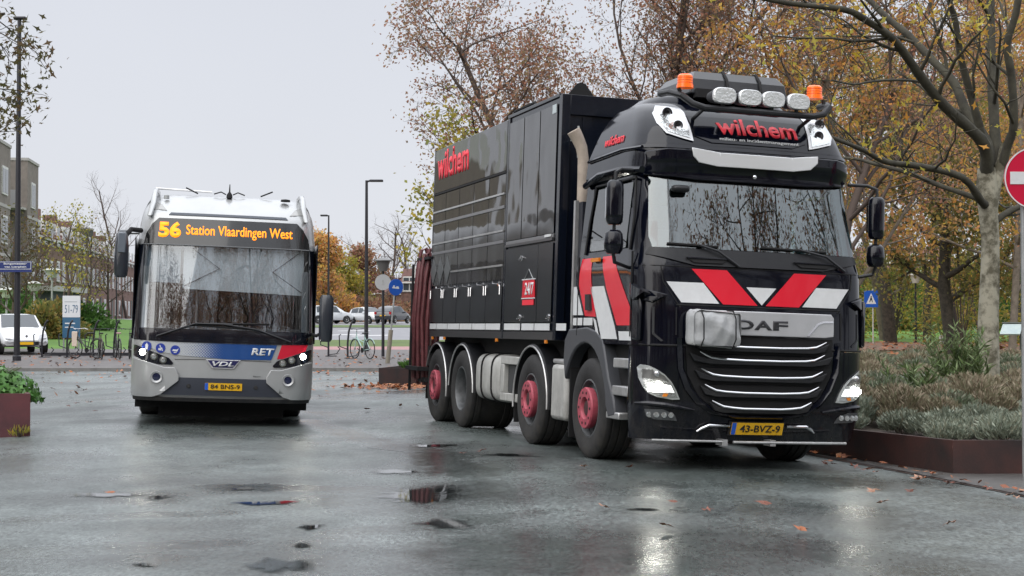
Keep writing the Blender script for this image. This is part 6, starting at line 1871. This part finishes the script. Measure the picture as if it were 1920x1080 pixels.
# ================================================================ CARS
def car(label, loc, rz, cm, L=4.1, W=1.75, H_=1.5, hood=.95, kind='hatch', group='parked cars', plate_=True, lights='front'):
    """nose towards -y"""
    e_ = empty('parked_car', loc, rz, 0, label, 'car', group)
    hw = W / 2
    if kind == 'hatch': st = [(0, .50, .55, .80), (.08, .62, .35, .92), (.5, .82, .30, .97), (.95, .95, .28, 1.0), (1.15, 1.0, .28, 1.0), (1.9, H_ - .04, .28, 1.0), (2.5, H_, .28, 1.0), (3.2, H_ - .05, .28, 1.0), (3.75, H_ - .16, .30, .98), (L - .1, 1.0, .34, .94), (L, .72, .45, .88)]
    else: st = [(0, .55, .55, .80), (.08, .7, .35, .92), (.45, .92, .30, .97), (.8, 1.02, .28, 1.0), (1.0, 1.08, .28, 1.0), (1.8, H_ - .04, .28, 1.0), (2.5, H_, .28, 1.0), (3.6, H_ - .02, .28, 1.0), (4.05, H_ - .12, .30, .99), (L - .08, 1.1, .34, .95), (L, .75, .45, .9)]
    rings = []
    for y_, zt, zb, k in st:
        w_ = hw * k
        belt = min(.92, zt - .02)
        top = w_ * (.78 if zt > 1.1 else .90)
        half = [(0, zb), (w_ * .88, zb), (w_ * .99, zb + (belt - zb) * .28), (w_, zb + (belt - zb) * .6), (w_ * .97, belt), ((w_ * .97 + top) / 2 * 1.01, (belt + zt) / 2 + .01), (top, zt - .04), (top * .6, zt), (0, zt + .005)]
        rings.append([(x, y_, z) for x, z in half] + [(-x, y_, z) for x, z in half[::-1][1:-1]])
    body = loft('car_body', rings, cm, e_, ang=50)
    gm = mat('car_glass', (.03, .04, .05), .05, spec=1.0)
    def topz(y_): return float(np.interp(y_, [s[0] for s in st], [s[1] for s in st]))
    def kk(y_): return float(np.interp(y_, [s[0] for s in st], [s[3] for s in st])) * hw
    w0, w1 = (1.2, 1.88) if kind == 'hatch' else (1.05, 1.78)
    q = [(-hw * .80, w0, topz(w0) + .012), (hw * .80, w0, topz(w0) + .012), (hw * .70, w1, topz(w1) + .012), (-hw * .70, w1, topz(w1) + .012)]
    MB().add(q, [(0, 1, 2, 3)]).build('windscreen', gm, e_)
    r0, r1 = (3.80, L - .12) if kind == 'hatch' else (4.10, L - .10)
    MB().add([(-hw * .66, r0, topz(r0) - .03), (hw * .66, r0, topz(r0) - .03), (hw * .76, r1, topz(r1) + .03), (-hw * .76, r1, topz(r1) + .03)], [(0, 1, 2, 3)]).build('rear_window', gm, e_)
    for s in (-1, 1):
        def sp_(y_, t):
            zt = topz(y_); w_ = kk(y_); belt = .92; top = w_ * .78
            a, b = (w_ * .97, belt), (top, zt - .04)
            mx_, mz = (w_ * .97 + top) / 2 * 1.01, (belt + zt) / 2 + .01
            x, z = (a[0] + (mx_ - a[0]) * t * 2, a[1] + (mz - a[1]) * t * 2) if t < .5 else (mx_ + (b[0] - mx_) * (t - .5) * 2, mz + (b[1] - mz) * (t - .5) * 2)
            return (s * (x + .008), y_, z)
        for y0, y1, t0 in ((w0 + .42, 2.45, .92), (2.52, r0 - .25, .92)):
            mb = MB()
            n_ = 5
            for i in range(n_ + 1):
                y_ = y0 + (y1 - y0) * i / n_
                tt = t0 * min(1, .35 + (i + 1) * .4) if y0 < 2 else t0
                mb.v += [sp_(y_, .06), sp_(y_, .5 if tt > .5 else tt * .6), sp_(y_, tt)]
            mb.f = [(3 * i + j, 3 * i + j + 1, 3 * i + j + 4, 3 * i + j + 3) for i in range(n_) for j in range(2)]
            mb.build('side_window', gm, e_)
        MB().box(min(s * hw * .97, s * (hw + .14)), max(s * hw * .97, s * (hw + .14)), w0 + .35, w0 + .47, .92, 1.05).build('wing_mirror', cm, e_, bev=.03)
        MB().add([(s * hw * .86, .06, .62), (s * hw * .50, -.005, .60), (s * hw * .55, .06, .74), (s * hw * .90, .35, .80), (s * hw * .93, .3, .68)], [(0, 1, 2, 3, 4)]).build('headlight', mat('car_lamp', (.5, .5, .52), .15, metal=.5), e_)
        MB().box(min(s * hw * .70, s * hw * .93), max(s * hw * .70, s * hw * .93), L - .06, L + .012 - .05 + .02, .78, 1.0).build('tail_light', mat('tail_red', (.35, .01, .015), .2), e_)
    for y_ in (.82, L - .75):
        for s in (-1, 1):
            wv = MB().lathe([(-.09, .20), (-.105, .29), (-.08, .325), (.08, .325), (.1, .29), (.1, .2)], 24, cap=False).build('wheel', rubber, e_)
            MB().lathe([(-.10, .205), (-.08, .19), (-.07, .10), (-.09, .05), (-.095, .001)], 20, cap=False).build('rim', alu, wv)
            wv.location = (s * (hw - .08), y_, .325)
            if s > 0: wv.rotation_euler = (0, 0, PI)
            MB().lathe([(-.004, .37), (.006, .37)], 24, at(s * (hw - .005) - .0, y_, .34, Matrix.Identity(4))).build('wheel_arch', dark, e_)
    MB().box(-.45, .45, -.02, .05, .36, .50).build('grille', dark, e_)
    MB().box(-.26, .26, -.035, -.02, .38, .48).build('number_plate', yel, e_)
    MB().box(-.26, .26, L - .03, L + .012, .62, .72).build('number_plate', yel, e_)
    return e_
cw = mat('car_white', (.66, .68, .70), .2, coat=1)
ck = mat('car_dark', (.02, .022, .028), .15, coat=1)
zo = car('white electric hatchback parked at the left edge behind the lamp', bz(-18.2, 57.6), R(28), cw, kind='hatch', group=None, H_=1.56)
MB().lathe([(0, .07), (.02, .06), (.022, .001)], 4, at(0, -.03, .70, FRONT)).build('front_badge', chrome, zo)
def pz(px, D): 
    p = wpt(px, 600, D); return (p.x, p.y, gz(p.x, p.y) + .04)
car('white people carrier seen from behind parked left of the white hatchback', pz(655, 138), R(180 - 52), cw, kind='mpv', L=4.5, H_=1.62)
car('white hatchback seen from the front parked between people carrier and dark car', pz(717, 136), R(42), cw, kind='hatch', L=4.0, H_=1.5)
car('dark car parked behind the blue round sign near the truck hoses', pz(755, 138), R(180 - 20), ck, kind='hatch', L=4.3, H_=1.55)

# ================================================================ BUILDINGS
def house(label, o, d, n_, Wd, Hw, Hr, seed, name='row_house', group=None, storeys=3, dep=9):
    """facade from o along d (unit), facing n_ ; a thing with wall, roof, windows, door"""
    e_ = empty(name, (o.x, o.y, 0), 0, 0, label, 'house', group)
    z0 = gz(o.x, o.y) - .5
    def P(a, b, z): return (d.x * a - n_.x * b, d.y * a - n_.y * b, z0 + z)
    def bx(mb, a0, a1, b0, b1, z_0, z_1):
        v = [P(a, b, z) for z in (z_0, z_1) for a, b in ((a0, b0), (a1, b0), (a1, b1), (a0, b1))]
        return mb.add(v, [(0, 3, 2, 1), (4, 5, 6, 7), (0, 1, 5, 4), (1, 2, 6, 5), (2, 3, 7, 6), (3, 0, 4, 7)])
    bx(MB(), 0, Wd - .02, 0, dep, 0, Hw).build('wall', brick, e_)
    if Hr > 0:
        mb = MB()
        mb.add([P(-.05, -.3, Hw), P(Wd - .03, -.3, Hw), P(Wd - .03, dep * .45, Hw + Hr), P(-.05, dep * .45, Hw + Hr), P(-.05, dep, Hw), P(Wd - .03, dep, Hw)], [(0, 1, 2, 3), (3, 2, 5, 4), (0, 3, 4), (1, 5, 2), (0, 4, 5, 1)])
        rf = mb.build('roof', rooft, e_)
        bx(MB(), Wd * .4, Wd * .4 + .9, dep * .38, dep * .52, Hw + Hr * .7, Hw + Hr + .8).build('chimney', brick, rf)
        dm = bx(MB(), Wd * .25, Wd * .75, 1.0, 3, Hw + .35, Hw + 1.7).build('dormer', wframe, rf)
        bx(MB(), Wd * .30, Wd * .70, .97, .999, Hw + .6, Hw + 1.5).build('pane', wpane, dm)
    bx(MB(), -.02, Wd - .05, -.30, -.002, Hw - .18, Hw).build('gutter', wframe, e_)
    for k in range(storeys):
        zc = .95 + k * 2.9
        for a in ((.18, .5, .80) if k else (.45, .82)):
            w_ = 1.5 if Wd > 5 else 1.2
            A0 = Wd * a - w_ / 2
            fr = bx(MB(), A0, A0 + w_, -.05, -.002, zc, zc + 1.65).build('window', wframe, e_)
            mb = MB()
            for q in range(2): bx(mb, A0 + .08 + q * (w_ / 2 - .04), A0 + .08 + q * (w_ / 2 - .04) + w_ / 2 - .14, -.065, -.051, zc + .1, zc + 1.5)
            mb.build('pane', wpane, fr)
            bx(MB(), A0 - .08, A0 + w_ + .08, -.12, -.002, zc - .1, zc - .005).build('sill', concrete, fr)
    dr = bx(MB(), Wd * .06, Wd * .06 + 1.0, -.06, -.002, .5, 2.7).build('door', mat('door_dark', (.04, .05, .045), .5), e_)
    return e_
d_ = Vector((-.138, .99)).normalized(); n_ = Vector((.99, .138))
ordw = ['nearest', 'second', 'third', 'fourth', 'fifth', 'sixth', 'seventh', 'eighth', 'ninth', 'last']
for k in range(9):
    o = Vector((-34.9, 107)) + d_ * (k * 9.6)
    house('brown brick terraced house with tiled roof, %s from the apartment block' % ordw[k], o, d_, n_, 9.6, 7.2, 2.6, k, group='terrace of brown brick houses')
for k, (px, D, H_) in enumerate([(143, 150, 12.2)]):
    p = wpt(px, 600, D)
    e_ = empty('stair_tower', gl(p.x, p.y), 0, 0, 'dark green flat-topped block rising above the terrace roofs', 'building')
    MB().box(-.8, .8, 0, 3, -1, 8.9).build('wall', mat('tower_olive', (.05, .055, .045), .8, var=.2), e_)
    MB().box(-.85, .85, -.1, 3.1, 8.9, 9.05).build('roof_edge', concrete, e_)
def block(label, o, L_, H_, wins, white_top=False, dep=12):
    e_ = empty('apartment_block', (o.x, o.y, 0), 0, 0, label, 'apartment block', 'taupe brick apartment blocks')
    z0 = -.2
    def bx(mb, a0, a1, b0, b1, z_0, z_1):
        v = [(d_.x * a - n_.x * b, d_.y * a - n_.y * b, z0 + z) for z in (z_0, z_1) for a, b in ((a0, b0), (a1, b0), (a1, b1), (a0, b1))]
        return mb.add(v, [(0, 3, 2, 1), (4, 5, 6, 7), (0, 1, 5, 4), (1, 2, 6, 5), (2, 3, 7, 6), (3, 0, 4, 7)])
    bx(MB(), 0, L_, 0, dep, 0, H_).build('wall', brick2, e_)
    bx(MB(), -.05, L_ + .05, -.06, dep, H_, H_ + .18).build('roof_edge', concrete, e_)
    if white_top: 
        wt_ = bx(MB(), .3, L_ - 1.2, .8, dep - 1, H_ + .18, H_ + 2.2).build('top_storey', mat('render_white', (.48, .50, .48), .7), e_)
        for a in (3.0, 6.0, 9.0): bx(MB(), a, a + 1.2, .76, .799, H_ + .7, H_ + 1.8).build('pane', wpane, wt_)
    for k in range(4):
        z = H_ - 3.0 - k * 2.95
        bx(MB(), -.02, L_ + .02, -.03, -.001, z - .75, z - .55).build('band', concrete, e_)
        for a, w_ in wins:
            fr = bx(MB(), a, a + w_, -.07, -.002, z, z + 1.7).build('window', wframe, e_)
            mb = MB()
            m_ = max(1, int(w_ / .7))
            for q in range(m_): bx(mb, a + .07 + q * w_ / m_, a + (q + 1) * w_ / m_ - .07, -.085, -.071, z + .1, z + 1.55)
            mb.build('pane', wpane, fr)
    return e_
o1 = Vector((-31.6, 100)) - d_ * 17.5
A_ = block('long taupe apartment block with white top storey at the left edge', o1, 11.5, 12.4, [(1.5, 1.6), (5.2, 1.8), (8.6, 1.8)], True)
B_ = block('narrow taupe apartment block right of the white-topped block', Vector((-31.6, 100)), 4.2, 12.3, [(1.2, 1.5)])
MB().box(.0, .66, 0, 0, 0, 0)
for k in range(4):
    z = 9.0 - k * 2.95
    o = Vector((-32.0, 99.0))
    bl_ = empty('balcony', (o.x - .5, o.y, z), 0, 0, ['topmost', 'second highest', 'second lowest', 'lowest'][k] + ' balcony between the two apartment blocks', 'balcony', 'balconies between the apartment blocks')
    MB().box(-.9, .85, -1.2, .95, -.15, 0).build('slab', concrete, bl_)
    MB().box(-.9, .85, -1.2, -1.15, 0, 1.0).build('parapet', mat('balcony_grey', (.30, .30, .31), .6), bl_)
# flat-roofed shed far left
p = wpt(45, 600, 86)
sh = empty('flat_shed', gl(p.x, p.y), 0, 0, 'low slate-grey flat-roofed building behind the white car', 'building')
MB().box(-6, 1.5, 0, 6, -1, 2.35).build('wall', mat('slate_wall', (.055, .065, .08), .7, var=.1), sh)
MB().box(-6.3, 1.8, -.5, 6.3, 2.35, 2.65).build('flat_roof', mat('pale_roof', (.42, .42, .40), .6), sh)
# brick houses behind the parked cars
for k, (px, D, lb) in enumerate([(752, 172, 'brick house with white windows behind the dark parked car'), (800, 172, 'brick house with white windows hidden behind the truck hoses')]):
    p = wpt(px, 600, D)
    house(lb, Vector((p.x, p.y)), Vector((1, 0)), Vector((0, -1)), 5.2, 4.9, 1.6, 50 + k, storeys=2, group='brick houses behind the parked cars')
p = wpt(655, 600, 205)
for k in range(3):
    house('long low brick house beyond the road, %s from the left' % ('first', 'second', 'third')[k], Vector((p.x + k * 6.2, p.y)), Vector((1, 0)), Vector((0, -1)), 6.1, 4.0, 2.2, 60 + k, storeys=1, group='low houses beyond the road')
# right: pale house far behind the lawn
p = wpt(1625, 600, 150)
house('pale-windowed brick house far beyond the park lawn', Vector((p.x, p.y)), Vector((1, 0)), Vector((0, -1)), 9, 5.6, 2.4, 70, storeys=2)

# ================================================================ PEOPLE on the far path
def person(label, loc, top, legs, rz, step=.16):
    e_ = empty('person', loc, rz, 0, label, 'person', 'two people walking on the far path')
    def skin(name, V, E_, Rr, m, parent):
        me = bpy.data.meshes.new(name)
        me.from_pydata(V, E_, [])
        o = bpy.data.objects.new(name, me)
        col.objects.link(o); o.parent = parent
        me.materials.append(m)
        sk = o.modifiers.new('skin', 'SKIN')
        for i, r_ in enumerate(Rr): me.skin_vertices[0].data[i].radius = (r_, r_ * .85)
        me.skin_vertices[0].data[0].use_root = True
        sk.use_smooth_shade = True
        s2 = o.modifiers.new('sub', 'SUBSURF'); s2.levels = 1; s2.render_levels = 1
        return o
    body = skin('body', [(0, 0, .92), (0, 0, 1.15), (0, 0, 1.40), (0, -.01, 1.52), (0, -.02, 1.62), (0, -.02, 1.72), (-.19, 0, 1.40), (-.25, .04, 1.12), (-.25, -.08, .90), (.19, 0, 1.40), (.25, -.04, 1.12), (.25, .06, .90), (-.10, 0, .86), (-.10, -step * .5, .48), (-.10, -step, .06), (-.10, -step - .14, .03), (.10, 0, .86), (.10, step * .3, .48), (.10, step, .06), (.10, step - .14, .03)],
         [(0, 1), (1, 2), (2, 3), (3, 4), (4, 5), (2, 6), (6, 7), (7, 8), (2, 9), (9, 10), (10, 11), (0, 12), (12, 13), (13, 14), (14, 15), (0, 16), (16, 17), (17, 18), (18, 19)],
         [.15, .14, .15, .06, .10, .07, .07, .05, .035, .07, .05, .035, .10, .065, .045, .04, .10, .065, .045, .04], mat('skin_tone', (.42, .26, .19), .6), e_)
    skin('jacket', [(0, 0, .86), (0, 0, 1.15), (0, 0, 1.42), (-.20, 0, 1.41), (-.26, .04, 1.12), (-.26, -.07, .94), (.20, 0, 1.41), (.26, -.04, 1.12), (.26, .05, .94)], [(0, 1), (1, 2), (2, 3), (3, 4), (4, 5), (2, 6), (6, 7), (7, 8)], [.19, .18, .17, .09, .07, .055, .09, .07, .055], top, body)
    skin('trousers', [(0, 0, .90), (-.10, 0, .86), (-.10, -step * .5, .48), (-.10, -step, .10), (.10, 0, .86), (.10, step * .3, .48), (.10, step, .10)], [(0, 1), (1, 2), (2, 3), (0, 4), (4, 5), (5, 6)], [.16, .115, .085, .065, .115, .085, .065], legs, body)
    MB().lathe([(0, .001), (0, .09), (.06, .11), (.13, .09), (.15, .001)], 14, at(0, .01, 1.62, ZUP)).build('hair', mat('hair_brown', (.04, .025, .015), .8), body)
for dx, tm, lm_, lb in ((-.35, mat('jacket_maroon', (.20, .012, .05), .7), mat('jeans_pale', (.30, .36, .44), .8), 'person in a maroon jacket walking on the far path'), (.35, mat('jacket_red', (.62, .02, .06), .7), mat('jeans_blue', (.22, .30, .42), .8), 'person in a bright red jacket walking on the far path')):
    p = wpt(185, 596, 190)
    person(lb, (p.x + dx, p.y, gz(p.x, p.y) + .06), tm, lm_, R(20))
